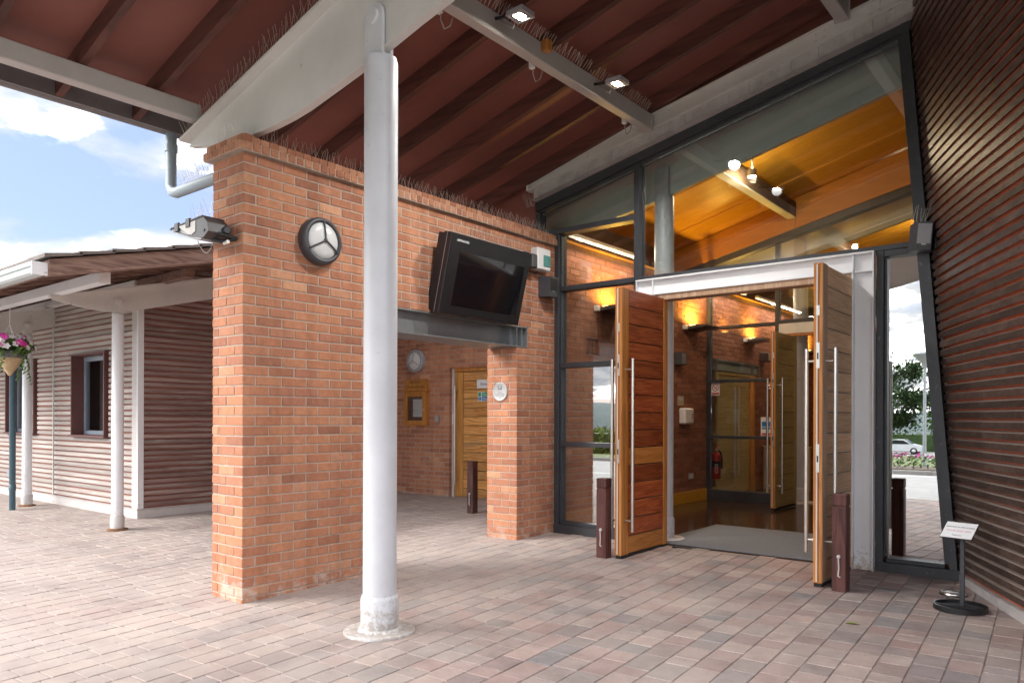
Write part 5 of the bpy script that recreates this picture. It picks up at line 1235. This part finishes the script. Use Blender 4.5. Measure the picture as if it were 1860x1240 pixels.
rim_.lathe([(0.15, 0.216), (0.15, 0.30), (0.0, 0.295)], (bx, by_, bz), 24, cap=False)
part("wicker_rim", rim_, WICKD, hbk)
rfl = random.Random(12)
def leaf_cloud(n, c, rad, size, flat=1.0, rr=rfl, shell=0.0):
    mb = MB()
    for _ in range(n):
        while True:
            p = Vector((rr.uniform(-1, 1), rr.uniform(-1, 1), rr.uniform(-1, 1)))
            if shell < p.length < 1: break
        p = Vector((c[0] + p.x * rad[0], c[1] + p.y * rad[1], c[2] + p.z * rad[2]))
        add_leaf(mb, p, size * rr.uniform(0.6, 1.3), rr)
    return mb
def add_leaf(mb, p, s_, rr):
    a = Vector((rr.gauss(0, 1), rr.gauss(0, 1), rr.gauss(0, 1))).normalized(); b = a.orthogonal().normalized(); c = a.cross(b)
    mb.add([p - b * s_, p + c * s_ * 0.5 + a * s_ * 0.15, p + b * s_, p - c * s_ * 0.5 + a * s_ * 0.15], [(0, 1, 2, 3)])
fo = leaf_cloud(620, (bx, by_, bz + 0.36), (0.30, 0.26, 0.13), 0.035)
for k in range(9):
    a = rfl.uniform(0, 6.28); L_ = rfl.uniform(0.15, 0.42)
    if k < 4: a = R(170) + rfl.uniform(-0.6, 0.6)
    for q in range(34):
        t_ = q / 34; fo_p = Vector((bx + (0.20 + 0.07 * t_) * math.cos(a) + rfl.gauss(0, .012), by_ + (0.20 + 0.07 * t_) * math.sin(a) + rfl.gauss(0, .012), bz + 0.30 - L_ * t_)); add_leaf(fo, fo_p, 0.024, rfl)
part("foliage", fo, LEAF, hbk, kind="stuff")
def flower(p, m, s_):
    mb = MB(); n0 = (Vector(p) - Vector((bx, by_, bz + 0.3))).normalized(); mt = face_mtx(p, n0 if abs(n0.z) < 0.98 else Vector((0.3, 0, 1)))
    for k in range(5):
        a = k * 1.2566; ca, sa = math.cos(a), math.sin(a)
        pts = [(0, 0, 0), (0.6 * s_ * ca - 0.45 * s_ * sa, 0.6 * s_ * sa + 0.45 * s_ * ca, 0.25 * s_), (1.05 * s_ * ca, 1.05 * s_ * sa, 0.12 * s_), (0.6 * s_ * ca + 0.45 * s_ * sa, 0.6 * s_ * sa - 0.45 * s_ * ca, 0.25 * s_)]
        mb.add([mt @ Vector(q) for q in pts], [(0, 3, 2, 1)])
    part("flower", mb, m, hbk)
for k in range(54):
    a = rfl.uniform(0, 6.28); e_ = rfl.uniform(-0.25, 1.0); rr_2 = rfl.uniform(0.9, 1.1)
    p = (bx + 0.29 * rr_2 * math.cos(a) * math.cos(e_), by_ + 0.25 * rr_2 * math.sin(a) * math.cos(e_), bz + 0.37 + 0.14 * rr_2 * math.sin(e_))
    flower(p, PETP if k % 4 == 0 else PETW, rfl.uniform(0.032, 0.046) if k % 4 else 0.05)

# ================================================================== LOBBY INTERIOR
FZ = 0.08; IX = -5.11; SY = 11.30
fm = MB(); fm.box(-5.3, -0.2, 7.0, 20.0, -0.05, FZ)
solo("floor", fm, FLOOR, "polished brown floor of the lobby", "floor", kind="structure")
mt_ = solo("entrance_mat", CB(-3.78, -1.90, 7.01, 8.62, FZ + 0.0005, FZ + 0.012, c=0.004), MATT, "grey entrance mat just inside the open doors", "mat")
lwall = thing("lobby_brick_wall", "red brick wall along the left of the lobby, glowing amber above wall lamps", "wall", (IX, 12, FZ))
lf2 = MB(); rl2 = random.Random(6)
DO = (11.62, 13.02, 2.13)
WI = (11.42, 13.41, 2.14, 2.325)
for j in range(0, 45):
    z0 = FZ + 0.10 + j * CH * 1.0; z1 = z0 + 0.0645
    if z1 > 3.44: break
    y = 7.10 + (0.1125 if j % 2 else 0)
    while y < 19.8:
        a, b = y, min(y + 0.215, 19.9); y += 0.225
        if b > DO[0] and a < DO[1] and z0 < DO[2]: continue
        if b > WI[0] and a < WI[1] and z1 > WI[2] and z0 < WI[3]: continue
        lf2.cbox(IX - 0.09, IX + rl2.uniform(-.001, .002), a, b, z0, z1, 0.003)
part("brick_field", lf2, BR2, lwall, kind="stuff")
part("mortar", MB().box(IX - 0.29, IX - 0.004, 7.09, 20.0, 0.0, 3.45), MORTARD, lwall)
part("skirting", CB(IX + 0.001, IX + 0.018, 7.10, SY - 0.05, FZ + 0.001, FZ + 0.18, c=0.003), AMB, lwall)
part("skirting", CB(IX + 0.001, IX + 0.018, SY + 0.06, DO[0] - 0.05, FZ + 0.001, FZ + 0.18, c=0.003), AMB, lwall)
part("wall_ledge", CB(IX - 0.6, IX + 0.03, 7.10, 19.95, 3.4505, 3.475, c=0.003), AMB, lwall)
part("light_stop_board", MB().box(-5.75, -5.70, 7.10, 19.95, 3.476, 4.3), DARKC, lwall)  # board added to stop outside light leaking in, in place of clerestory glazing
bw = MB(); bw.box(-7.0, 1.5, 19.95, 20.1, 0.0, 6.5); solo("back_wall", bw, PLAST, "plain warm wall at the far end of the lobby", "wall", kind="structure")
rwl = MB(); rwl.prism([(-0.95, 0.0), (-0.75, 0.0), (-1.25, 6.3), (-1.45, 6.3)], 'Y', 7.2, 19.94); solo("lobby_side_wall", rwl, PLAST, "plain leaning wall along the drum side of the lobby", "wall", kind="structure")
# ceiling boards
cl_ = thing("lobby_ceiling", "sloping amber plywood ceiling of the lobby", "ceiling", (-3, 9, 4.3))
def cz(x): return 4.02 + RS * (x + 5.8)
yb_ = [7.06, 7.35, 7.97, 8.60, 9.22, 9.85, 10.47, 11.10, 11.72, 12.35, 12.97, 13.6, 14.85, 16.1, 17.35, 18.6, 19.93]
for i in range(len(yb_) - 1):
    up_ = 0.012 * (i % 2)
    p = MB(); p.prism([(-5.9, cz(-5.9) + up_), (-0.9, cz(-0.9) + up_), (-0.9, cz(-0.9) + 0.04 + up_), (-5.9, cz(-5.9) + 0.04 + up_)], 'Y', yb_[i] + 0.002, yb_[i + 1] - 0.002 if i % 2 == 0 else yb_[i + 1] + 0.0015); part("ceiling_board", p, AMB, cl_)
canopy_beam(7.30, 0.08, "grey green tapered beam seen through the glass just inside", GREYM, -1.35)
column(-3.80, 7.30, FZ, 0.08, "pale round column just inside the doorway by the dark red door", COLW, 0.103)
canopy_beam(SY + 0.42, 0.16, "tapered beam beyond the inner glazed screen", GREYM, -1.4)
column(-3.80, SY + 0.44, FZ, 0.16, "pale round column beyond the inner glazed screen", COLW)
ip = thing("lobby_purlin", "dark brown beam crossing the amber lobby ceiling", "beam", (-3.74, 9, 4.3))
part("box_section", CB(-3.80, -3.68, 7.43, SY - 0.15, 4.30, 4.52, c=0.004), DARKC, ip); part("soffit_plate", CB(-3.805, -3.675, 7.43, SY - 0.15, 4.29, 4.2995, c=0.002), GREYM, ip)
bh = thing("lobby_bulkhead", "amber plywood panel above the inner screen", "panel", (-3, SY - 0.1, 4.1))
def bz_(x): return 3.815 + 0.232 * (x + 5.16)
for a, b in ((-5.69, -3.705), (-3.70, -1.0)):
    part("bulkhead_board", MB().prism([(a, bz_(a)), (b, bz_(b)), (b, cz(b) - 0.002), (a, cz(a) - 0.002)], 'Y', SY - 0.12, SY - 0.10), BULK, bh)
isc = thing("inner_screen", "dark framed inner glazed screen across the lobby", "glazing", (-4.5, SY, FZ))
I0, I1 = SY - 0.05, SY + 0.05
part("head", MB().prism([(-5.69, bz_(-5.69) - 0.10), (-1.05, bz_(-1.05) - 0.10), (-1.05, bz_(-1.05) - 0.001), (-5.69, bz_(-5.69) - 0.001)], 'Y', I0 - 0.04, I1), BLACK, isc)
part("mullion", CB(IX + 0.002, IX + 0.06, I0, I1, FZ + 0.001, 3.45, c=0.003), BLACK, isc)
part("mullion", CB(-4.02, -3.96, I0, I1, FZ + 0.001, bz_(-4.02) - 0.102, c=0.003), BLACK, isc)
part("mullion", CB(-1.62, -1.56, I0, I1, FZ + 0.001, bz_(-1.62) - 0.102, c=0.003), BLACK, isc)
for z0, z1 in ((2.765, 2.815), (1.925, 1.975), (1.05, 1.095)): part("transom", CB(IX + 0.0605, -4.0205, I0, I1, z0, z1, c=0.003), BLACK, isc)
part("transom", CB(-3.9595, -1.6205, I0, I1, 2.785, 2.835, c=0.003), BLACK, isc)
part("sill", CB(IX + 0.0605, -4.0205, I0, I1 + 0.01, FZ + 0.001, FZ + 0.16, c=0.003), BLACK, isc)
for z0, z1 in ((FZ + 0.16, 1.05), (1.095, 1.925), (1.975, 2.765), (2.815, 3.44)): part("pane", MB().box(IX + 0.0605, -4.0205, SY - 0.005, SY + 0.005, z0, z1), GLI, isc)
part("pane", MB().prism([(-3.9595, 2.835), (-1.6205, 2.835), (-1.6205, bz_(-1.62) - 0.1), (-3.9595, bz_(-3.96) - 0.1)], 'Y', SY - 0.005, SY + 0.005), GLI, isc)
part("pane", MB().box(-1.5595, -1.1, SY - 0.005, SY + 0.005, 0.2, 2.8), GLI, isc)
part("lintel", CB(-3.955, -1.625, I0 - 0.02, I0 + 0.06, 2.622, 2.775, c=0.004), GREYM, isc)
part("lintel_stiffener", CB(-3.70, -3.69, I0 - 0.03, I0 - 0.0205, 2.63, 2.77, c=0.001), GREYM, isc)
part("timber_head", CB(-3.86, -1.625, I0 - 0.02, I0 + 0.06, 2.580, 2.6215, c=0.002), DSTILE, isc)
door(-3.775, -3.705, 10.40, SY - 0.02, FZ + 0.012, 2.575, "pale timber inner door standing open, long steel pull handles", DPALE, DPALES, {}, 1, nb=11, hx=0.07, edge_m=DSTILE, bar=(0.33, 1.93))
dd = thing("double_doors", "pale timber double doors in the lobby's left wall behind the inner screen", "doors", (IX, 12.3, FZ))
part("frame_head", CB(IX + 0.001, IX + 0.04, DO[0] - 0.04, DO[1] + 0.22, 2.085, 2.13, c=0.003), DPALES, dd)
part("frame_jamb", CB(IX + 0.001, IX + 0.04, DO[0] - 0.04, DO[0] + 0.02, FZ + 0.001, 2.0845, c=0.003), DPALES, dd); part("frame_jamb", CB(IX + 0.001, IX + 0.09, DO[1] + 0.0, DO[1] + 0.07, FZ + 0.001, 2.0845, c=0.003), DSTILE, dd)
for a, b, hy in ((DO[0] + 0.021, 12.305, 12.225), (12.311, DO[1] - 0.001, 12.395)):
    for k in range(11):
        z0 = FZ + 0.02 + k * 0.181; part("board", CB(IX - 0.02, IX + 0.012, a, b, z0, z0 + 0.178, c=0.003), DPALE, dd)
    h_ = part("pull_handle", MB().tube([(IX + 0.075, hy, 0.38), (IX + 0.075, hy, 1.90)], 0.015, 12), INOX, dd)
    for zz in (0.47, 1.81): part("standoff", MB().tube([(IX + 0.012, hy, zz), (IX + 0.065, hy, zz)], 0.008, 8), INOX, h_)
lwn = thing("lintel_window", "long low window in a grey steel frame above the pale double doors", "window", (IX, 12.4, 2.14))
part("frame", CB(IX + 0.001, IX + 0.05, WI[0], WI[1], WI[3] - 0.03, WI[3], c=0.002), LINT, lwn); part("frame", CB(IX + 0.001, IX + 0.05, WI[0], WI[1], WI[2], WI[2] + 0.02, c=0.002), LINT, lwn)
for yy in (WI[0], WI[0] + 0.12, 13.10, WI[1] - 0.02): part("frame", CB(IX + 0.001, IX + 0.05, yy, yy + 0.02, WI[2] + 0.0205, WI[3] - 0.0305, c=0.002), LINT, lwn)
part("pane", MB().box(IX - 0.01, IX + 0.004, WI[0] + 0.02, WI[1] - 0.02, WI[2] + 0.02, WI[3] - 0.03), plain("frosted_glass", (0.36, 0.44, 0.42), 0.35, var=0.05), lwn)
cbx = thing("pale_panel", "pale board leaning in the corner by the double doors", "panel", (-5.0, 13.65, FZ))
part("face", CB(-5.08, -4.25, 13.64, 13.70, FZ + 0.001, FZ + 0.76, c=0.004), CARDB, cbx); part("top_edge", CB(-5.09, -4.24, 13.62, 13.72, FZ + 0.7605, FZ + 0.785, c=0.004), DPALES, cbx)
bn = thing("wooden_bench", "pale wooden bench leg and seat beyond the inner door", "bench", (-3.2, 14.2, FZ))
part("seat", CB(-3.75, -2.2, 14.05, 14.45, 0.50, 0.55, c=0.006), CARDB, bn)
for x in (-3.66, -2.3): part("leg", MB().prism([(x - 0.02, FZ), (x + 0.02, FZ), (x + 0.05, 0.499), (x - 0.05, 0.499)], 'Y', 14.1, 14.16), CARDB, bn)

def uplighter(y, label, pw):
    t = thing("wall_uplighter", label, "wall light", (IX, y, 2.70), "amber wall uplighters in the lobby")
    part("wing", MB().prism([(IX + 0.001, 2.70), (IX + 0.34, 2.735), (IX + 0.35, 2.755), (IX + 0.20, 2.77), (IX + 0.001, 2.74)], 'Y', y - 0.23, y + 0.23), DGR, t)
    part("wall_box", CB(IX + 0.001, IX + 0.06, y - 0.3, y - 0.235, 2.70, 2.77, c=0.006), WPLAS, t)
    part("lamp", MB().box(IX + 0.05, IX + 0.16, y - 0.18, y + 0.18, 2.771, 2.777), AMBGLOW, t)
    l = bpy.data.lights.new("uplighter_lamp", 'AREA'); l.shape = 'RECTANGLE'; l.size = 0.10; l.size_y = 0.34; l.energy = pw; l.color = (1.0, 0.57, 0.09)
    o = bpy.data.objects.new("uplighter_lamp", l); C.objects.link(o); o.parent = t; o.location = (0.16, 0, 0.09); o.rotation_euler = (R(180), 0, 0)
for y, nm, pw in ((8.25, "first amber wall uplighter, behind the left glazing", 3.6), (10.70, "second amber wall uplighter, by the inner screen's frame", 3.6), (13.05, "third amber wall uplighter, above the lintel window", 3.2), (16.1, "farthest amber wall uplighter, seen past the inner door", 3.6)): uplighter(y, nm, pw)
sp = thing("ceiling_spot", "white spot lamp under the amber ceiling by the dark beam", "spotlight", (-3.53, 9.0, 4.33))
part("can", MB().lathe([(0.055, 0.10), (0.05, 0.02), (0.045, 0.015), (0.045, 0.05)], (-3.50, 9.0, 4.30), 20, cap=False), WPLAS, sp); part("stem", MB().tube([(-3.50, 9, 4.40), (-3.50, 9, 4.62)], 0.012, 8), WPLAS, sp)
part("lamp", MB().lathe([(0.044, 0.0), (0.044, 0.004)], (-3.50, 9.0, 4.325), 20), LEDGLOW, sp)
def lobby_lamp(t, pw, col, loc, size=0.5):
    l = bpy.data.lights.new("lobby_lamp", 'POINT'); l.energy = pw; l.color = col; l.shadow_soft_size = size; o = bpy.data.objects.new("lobby_lamp", l); C.objects.link(o); o.parent = t; o.location = loc
lobby_lamp(sp, 7, (1.0, 0.78, 0.50), (0.03, 0, -0.05), 0.04)
s3 = copy_tree(sp); s3.location = (-2.6, 14.5, 4.6); s3["label"] = "white spot lamp under the ceiling beyond the inner screen"
stl = thing("strip_light", "long white strip light above the lobby's brick wall", "strip light", (-5.0, 8, 3.5))
part("batten", CB(-5.02, -4.96, 7.25, 8.95, 3.49, 3.53, c=0.004), WPLAS, stl); part("diffuser", CB(-5.015, -4.965, 7.26, 8.94, 3.478, 3.4895, c=0.003), TUBE, stl)
l_ = bpy.data.lights.new("strip_lamp", 'AREA'); l_.shape = 'RECTANGLE'; l_.size = 0.05; l_.size_y = 1.6; l_.energy = 3; l_.color = (1.0, 0.86, 0.66)
o_ = bpy.data.objects.new("strip_lamp", l_); C.objects.link(o_); o_.parent = stl; o_.location = Vector((-4.95, 8.1, 3.465)) - stl.location; o_.rotation_euler = (0, R(-25), 0)
s4 = copy_tree(stl); s4.location = stl.location + Vector((0, 3.6, 0)); s4["label"] = "second white strip light, farther along the lobby wall"; s4["group"] = "strip lights"; stl["group"] = "strip lights"
s5 = copy_tree(stl); s5.location = stl.location + Vector((0, 5.8, 0)); s5["label"] = "third white strip light beyond the inner screen"; s5["group"] = "strip lights"

# small wall things
def wall_item(name, label, cat, y0, y1, z0, z1, d, m, c=0.004):
    t = thing(name, label, cat, (IX, (y0 + y1) / 2, z0)); part("body", CB(IX + 0.0025, IX + d, y0, y1, z0, z1, c=c), m, t); return t
di = wall_item("soap_dispenser", "white plastic dispenser on the lobby brick wall", "dispenser", 10.28, 10.58, 1.28, 1.52, 0.11, WPLAS, 0.02); part("window", CB(IX + 0.1102, IX + 0.113, 10.50, 10.55, 1.36, 1.44, c=0.001), LGR, di)
ns_ = wall_item("small_notice", "small cream notice above the white dispenser", "notice", 10.24, 10.44, 1.555, 1.70, 0.008, CARDB, 0.001); part("border", MB().box(IX + 0.0081, IX + 0.009, 10.27, 10.41, 1.63, 1.68), TRIM, ns_)
sk = wall_item("wall_socket", "steel wall socket low on the lobby brick wall", "socket", 10.61, 10.78, 0.44, 0.53, 0.012, INOX, 0.002); part("outlet", CB(IX + 0.0122, IX + 0.016, 10.64, 10.69, 0.46, 0.51, c=0.002), WPLAS, sk); part("outlet", CB(IX + 0.0122, IX + 0.016, 10.70, 10.75, 0.46, 0.51, c=0.002), WPLAS, sk)
isp = wall_item("lobby_speaker", "small dark speaker box on the lobby brick wall", "speaker", 10.13, 10.30, 2.15, 2.34, 0.12, DGR, 0.006); part("grille", CB(IX + 0.1203, IX + 0.124, 10.15, 10.28, 2.17, 2.32, c=0.001), LINT, isp)
em_ = wall_item("emergency_light", "emergency lamp hanging on the wall beyond the inner screen", "lamp", 13.50, 13.76, 2.40, 2.56, 0.16, DGR, 0.01); part("lens", CB(IX + 0.1605, IX + 0.17, 13.53, 13.73, 2.42, 2.54, c=0.003), OPAL, em_)
sw = wall_item("switch_plate", "small cream switch plate above the fire extinguisher", "switch", 11.50, 11.58, 0.98, 1.12, 0.012, CARDB, 0.002); part("rocker", CB(IX + 0.0122, IX + 0.018, 11.52, 11.56, 1.02, 1.08, c=0.002), WPLAS, sw)
fe = thing("fire_extinguisher", "red fire extinguisher with black hose behind the inner screen", "fire extinguisher", (-5.0, 11.38, 0.40))
ex, ey, ez = -5.0, 11.40, 0.40
part("cylinder", MB().lathe([(0.0, 0.0), (0.06, 0.004), (0.066, 0.02), (0.066, 0.36), (0.060, 0.39), (0.040, 0.415), (0.022, 0.425), (0.022, 0.44)], (ex, ey, ez), 28), RED, fe)
part("label_panel", MB().lathe([(0.0668, 0.10), (0.0668, 0.29)], (ex, ey, ez), 28, cap=False), RED, fe)
part("valve", CB(ex - 0.02, ex + 0.02, ey - 0.03, ey + 0.03, ez + 0.44, ez + 0.48, c=0.005), CHROME, fe)
part("handle", MB().tube([(ex, ey - 0.01, ez + 0.48), (ex, ey + 0.05, ez + 0.52), (ex, ey + 0.11, ez + 0.53)], 0.010, 8), RED, fe)
part("hose", MB().tube([(ex, ey + 0.03, ez + 0.46), (ex + 0.02, ey + 0.11, ez + 0.42), (ex + 0.03, ey + 0.13, ez + 0.30), (ex + 0.03, ey + 0.12, ez + 0.16)], 0.013, 10, r2=0.022), INK, fe)
text("label_text", "CO2", 0.075, PAPER, fe, face_mtx((ex + 0.030, ey - 0.0655, ez + 0.17), (0.4, -1, 0)) @ Matrix.Rotation(R(90), 4, 'Z'))
part("label_band", MB().lathe([(0.0675, 0.20), (0.0675, 0.29)], (ex, ey, ez), 28, cap=False), INK, fe)
part("wall_hook", CB(ex - 0.105, ex - 0.067, ey - 0.02, ey + 0.02, ez + 0.30, ez + 0.38, c=0.003), INK, fe)
sy = SY - 0.0075
nsm = thing("no_smoking_sign", "no smoking sign on the inner screen glass", "sign", (-4.985, sy, 1.82))
part("sheet", MB().box(-5.045, -4.905, sy - 0.002, sy, 1.725, 1.925), PAPER, nsm)
ringm = MB()
for k in range(24):
    a0, a1 = 2 * math.pi * k / 24, 2 * math.pi * (k + 1) / 24
    ringm.add([(-4.975 + r_ * math.cos(a), sy - 0.0028, 1.850 + r_ * math.sin(a)) for r_, a in ((0.056, a0), (0.056, a1), (0.044, a1), (0.044, a0))], [(0, 1, 2, 3)])
ringm.add([(-4.975 + d_[0], sy - 0.0028, 1.850 + d_[1]) for d_ in ((-0.040, 0.030), (-0.032, 0.038), (0.040, -0.030), (0.032, -0.038))], [(0, 1, 2, 3)])
part("prohibition_ring", ringm, REDP, nsm); part("cigarette", MB().box(-5.005, -4.945, sy - 0.0026, sy - 0.0021, 1.845, 1.853).box(-4.965, -4.958, sy - 0.0026, sy - 0.0021, 1.856, 1.878), INKP, nsm)
part("red_band", MB().box(-5.035, -4.915, sy - 0.0028, sy - 0.0021, 1.738, 1.772), REDP, nsm); text("sign_text", "NO SMOKING", 0.016, PAPER, nsm, face_mtx((-4.975, sy - 0.0029, 1.755), (0, -1, 0)))
bls = thing("notice_poster", "white poster with blue panels and red strip on the inner screen", "poster", (-4.14, sy, 1.25))
part("sheet", MB().box(-4.245, -4.035, sy - 0.002, sy, 1.105, 1.385), PAPER, bls); part("blue_panel", MB().box(-4.228, -4.052, sy - 0.0028, sy - 0.0021, 1.245, 1.318), BLUEP, bls); part("blue_strip", MB().box(-4.228, -4.052, sy - 0.0028, sy - 0.0021, 1.205, 1.232), BLUEP, bls); part("red_strip", MB().box(-4.228, -4.052, sy - 0.0028, sy - 0.0021, 1.115, 1.145), REDP, bls)
part("blue_roundel", MB().lathe([(0.024, 0), (0.024, 0.001)], (0, 0, 0), 20, mtx=face_mtx((-4.14, sy - 0.0021, 1.350), (0, -1, 0))), BLUEP, bls)
rss = thing("alarm_sign", "small red and white sign near the top of the inner door's handle", "sign", (-4.11, sy, 1.86)); part("sheet", MB().box(-4.165, -4.05, sy - 0.002, sy, 1.81, 1.905), PAPER, rss); part("red_panel", MB().box(-4.155, -4.06, sy - 0.0028, sy - 0.0021, 1.835, 1.895), REDP, rss); part("pictogram", MB().box(-4.145, -4.11, sy - 0.0034, sy - 0.0029, 1.845, 1.885), PAPER, rss)

# ================================================================== WHAT THE GLASS REFLECTS: grounds behind the viewpoint
def tree(x, y, h, cr, label, lm, trunk=0.22, seed=1, group="trees behind the drive", n=2600, cone=False):
    rr = random.Random(seed); t = thing("tree", label, "tree", (x, y, -2.2), group); H0 = -2.2
    tk = MB(); tk.tube([(x, y, H0 - 0.05), (x + 0.1, y, H0 + h * 0.3), (x - 0.05, y + 0.1, H0 + h * 0.6), (x, y, H0 + h * 0.85)], trunk, 8, r2=trunk * 0.25)
    cl = []
    for k in range(14):
        a = rr.uniform(0, 6.28); zz = rr.uniform(0.28, 0.9) * h; rad = cr * rr.uniform(0.3, 0.85) * (1.2 - zz / h if cone else 1)
        e_ = Vector((x + rad * math.cos(a), y + rad * math.sin(a), H0 + zz)); tk.tube([(x, y, H0 + zz * 0.75), ((x + e_.x) / 2, (y + e_.y) / 2, H0 + zz * 0.92), e_], trunk * 0.3, 5, r2=0.03); cl.append((e_, cr * rr.uniform(0.28, 0.5)))
    part("trunk", tk, BARK, t)
    cw = MB()
    for k in range(n):
        c, r_ = rr.choice(cl); d_ = Vector((rr.gauss(0, .5), rr.gauss(0, .5), rr.gauss(0, .36)))
        add_leaf(cw, c + d_ * r_, 0.26 * rr.uniform(0.6, 1.3), rr)
    part("crown", cw, lm, t, kind="stuff")
tree(-21.5, -84, 10.5, 5.2, "broad dark tree beyond the parked white car", LEAFD, seed=3, n=9000)
tree(-12.5, -82, 7.5, 4.6, "lighter green tree beside the lamp post", LEAF, seed=5, n=6000)
tree(-36, -96, 11.0, 5.5, "tall dark tree behind the car park hedge", LEAFD, seed=8, n=5000)
tree(-6.5, -90, 8.5, 5.0, "mid green tree at the end of the lawn", LEAF, seed=9, n=5000)
def hedge(x0, x1, y, h, d, m, label, seed, n):
    rr = random.Random(seed); t = thing("hedge", label, "hedge", ((x0 + x1) / 2, y, -0.1)); mb = MB()
    for k in range(n):
        px = rr.uniform(x0, x1); hh_ = h * (0.85 + 0.2 * math.sin(px * 1.3) * 0.5 + 0.1 * math.sin(px * 3.1))
        face = rr.random()
        zb_ = -0.1 - 2.1 * min(1, max(0, (-9.4 - y) / 50.6))
        p = Vector((px, y + rr.uniform(-d, d), zb_ + hh_ + rr.gauss(0, 0.06))) if face < 0.35 else Vector((px, y + d + rr.gauss(0, 0.07), zb_ + rr.uniform(-0.1, hh_)))
        add_leaf(mb, p, 0.12 * rr.uniform(0.6, 1.3), rr)
    part("leaves", mb, m, t, kind="stuff"); part("branches", MB().box(x0, x1, y - d * 0.8, y + d * 0.85, zb_ - 0.1, zb_ + h * 0.82), LEAFD, t)
hedge(-60, -15, -21, 1.35, 0.9, LEAFY, "yellow green hedge across the drive", 31, 9000)
hedge(-60, 12, -79, 2.2, 0.9, LEAFD, "dark clipped hedge behind the white car", 32, 5000)
fbd = thing("flower_bed", "bed of pink and white flowers along the drive", "flower bed", (-4, -10.6, -0.1))
rfb = random.Random(41)
part("soil", MB().box(-12, 6, -11.4, -9.8, -0.12, -0.07), BARK, fbd)
lfb = MB(); pk = MB(); wt = MB()
for k in range(2200):
    add_leaf(lfb, Vector((rfb.uniform(-12, 6), rfb.uniform(-11.4, -9.8), rfb.uniform(-0.05, 0.28))), 0.06, rfb)
for k in range(900):
    add_leaf(pk if rfb.random() < 0.65 else wt, Vector((rfb.uniform(-12, 6), rfb.uniform(-11.4, -9.8), rfb.uniform(0.2, 0.36))), 0.06, rfb)
part("foliage", lfb, LEAF, fbd, kind="stuff"); part("pink_blooms", pk, PETP, fbd, kind="stuff"); part("white_blooms", wt, PETW, fbd, kind="stuff")
cp = MB(); cp.box(-60, 30, -76, -66, -2.4, -2.17); solo("car_park", cp, ASPH, "tarmac car park beyond the lawn", "car park", kind="structure")
def lamp_post(x, y, label):
    t = thing("lamp_post", label, "lamp post", (x, y, -0.1), "lamp posts by the drive")
    part("pole", MB().tube([(x, y, -0.12), (x, y, 1.2), (x, y, 2.95)], 0.06, 12, r2=0.04), LAMPG, t)
    part("head", MB().lathe([(0.06, 0), (0.10, 0.16), (0.34, 0.40), (0.36, 0.43), (0.30, 0.47), (0.0, 0.50)], (x, y, 2.95), 24), LAMPG, t)
    part("lens", MB().lathe([(0.30, 0.471), (0.12, 0.482), (0.0, 0.4805 + 0.02)], (x, y, 2.95), 24), OPAL, t)
lamp_post(-4.71, -12.2, "grey lamp post standing behind the flower bed"); lamp_post(-19.5, -15.0, "grey lamp post before the yellow green hedge")
car = thing("parked_car", "white hatchback parked across the lawn", "car", (-17.2, -70.0, -2.17), rot=(0, 0, 0), local=True)
prof = [(-2.0, 0.30), (-2.05, 0.55), (-1.95, 0.85), (-1.6, 0.95), (-1.0, 1.38), (-0.4, 1.47), (0.45, 1.42), (1.15, 1.0), (1.8, 0.86), (2.02, 0.66), (2.02, 0.30)]
part("body", MB().prism(prof, 'Y', -0.82, 0.82), CARP, car)
part("side_glass", MB().prism([(-1.35, 0.98), (-0.92, 1.32), (-0.38, 1.40), (0.42, 1.35), (1.0, 1.0)], 'Y', 0.8205, 0.83), CARG, car)
part("windscreen", MB().add([(0.50, -0.7, 1.415), (1.13, -0.75, 1.02), (1.13, 0.75, 1.02), (0.50, 0.7, 1.415)], [(0, 1, 2, 3)]), CARG, car)
for xx in (-1.3, 1.3):
    for s_ in (-1, 1):
        wh = part("wheel", MB().lathe([(0.0, -0.10), (0.32, -0.10), (0.33, -0.06), (0.33, 0.06), (0.32, 0.10), (0.0, 0.10)], (0, 0, 0), 24, mtx=face_mtx((xx, s_ * 0.75, 0.33), (0, s_, 0))), TYRE, car)
        part("rim", MB().lathe([(0.20, 0.101), (0.20, 0.108), (0.0, 0.112)], (0, 0, 0), 16, mtx=face_mtx((xx, s_ * 0.75, 0.33), (0, s_, 0))), CHROME, wh)
for s_ in (-1, 1): part("headlight", CB(1.80, 2.03, s_ * 0.62 - 0.14, s_ * 0.62 + 0.14, 0.66, 0.78, c=0.02), OPAL, car); part("tail_light", CB(-2.06, -1.9, s_ * 0.66 - 0.10, s_ * 0.66 + 0.10, 0.66, 0.86, c=0.02), RED, car)
part("number_plate", MB().box(2.021, 2.028, -0.26, 0.26, 0.42, 0.53), PAPER, car)
hl = MB(); rh = random.Random(77); n = 60
vs = []; 
for i in range(n + 1):
    x = -230 + i * 8.0; hgt = 4.2 + 2.6 * math.sin(i * 0.23) + 0.9 * math.sin(i * 0.71 + 1) + rh.uniform(-.5, .5)
    vs += [(x, -190, -2.5), (x, -205, max(2, hgt) * 0.75), (x, -225, max(2.5, hgt))]
hl.add(vs, [f for i in range(n) for f in ((i * 3, (i + 1) * 3, (i + 1) * 3 + 1, i * 3 + 1), (i * 3 + 1, (i + 1) * 3 + 1, (i + 1) * 3 + 2, i * 3 + 2))], True)
hl.add([(x * 1.0, -224.0, z) for x, z in ((-230, -0.4), (250, -0.4), (250, 3), (-230, 3))], [(0, 1, 2, 3)])
solo("hills", hl, HILLM, "low wooded hills on the horizon behind the hedge", "hills", kind="structure")

texts_to_mesh()
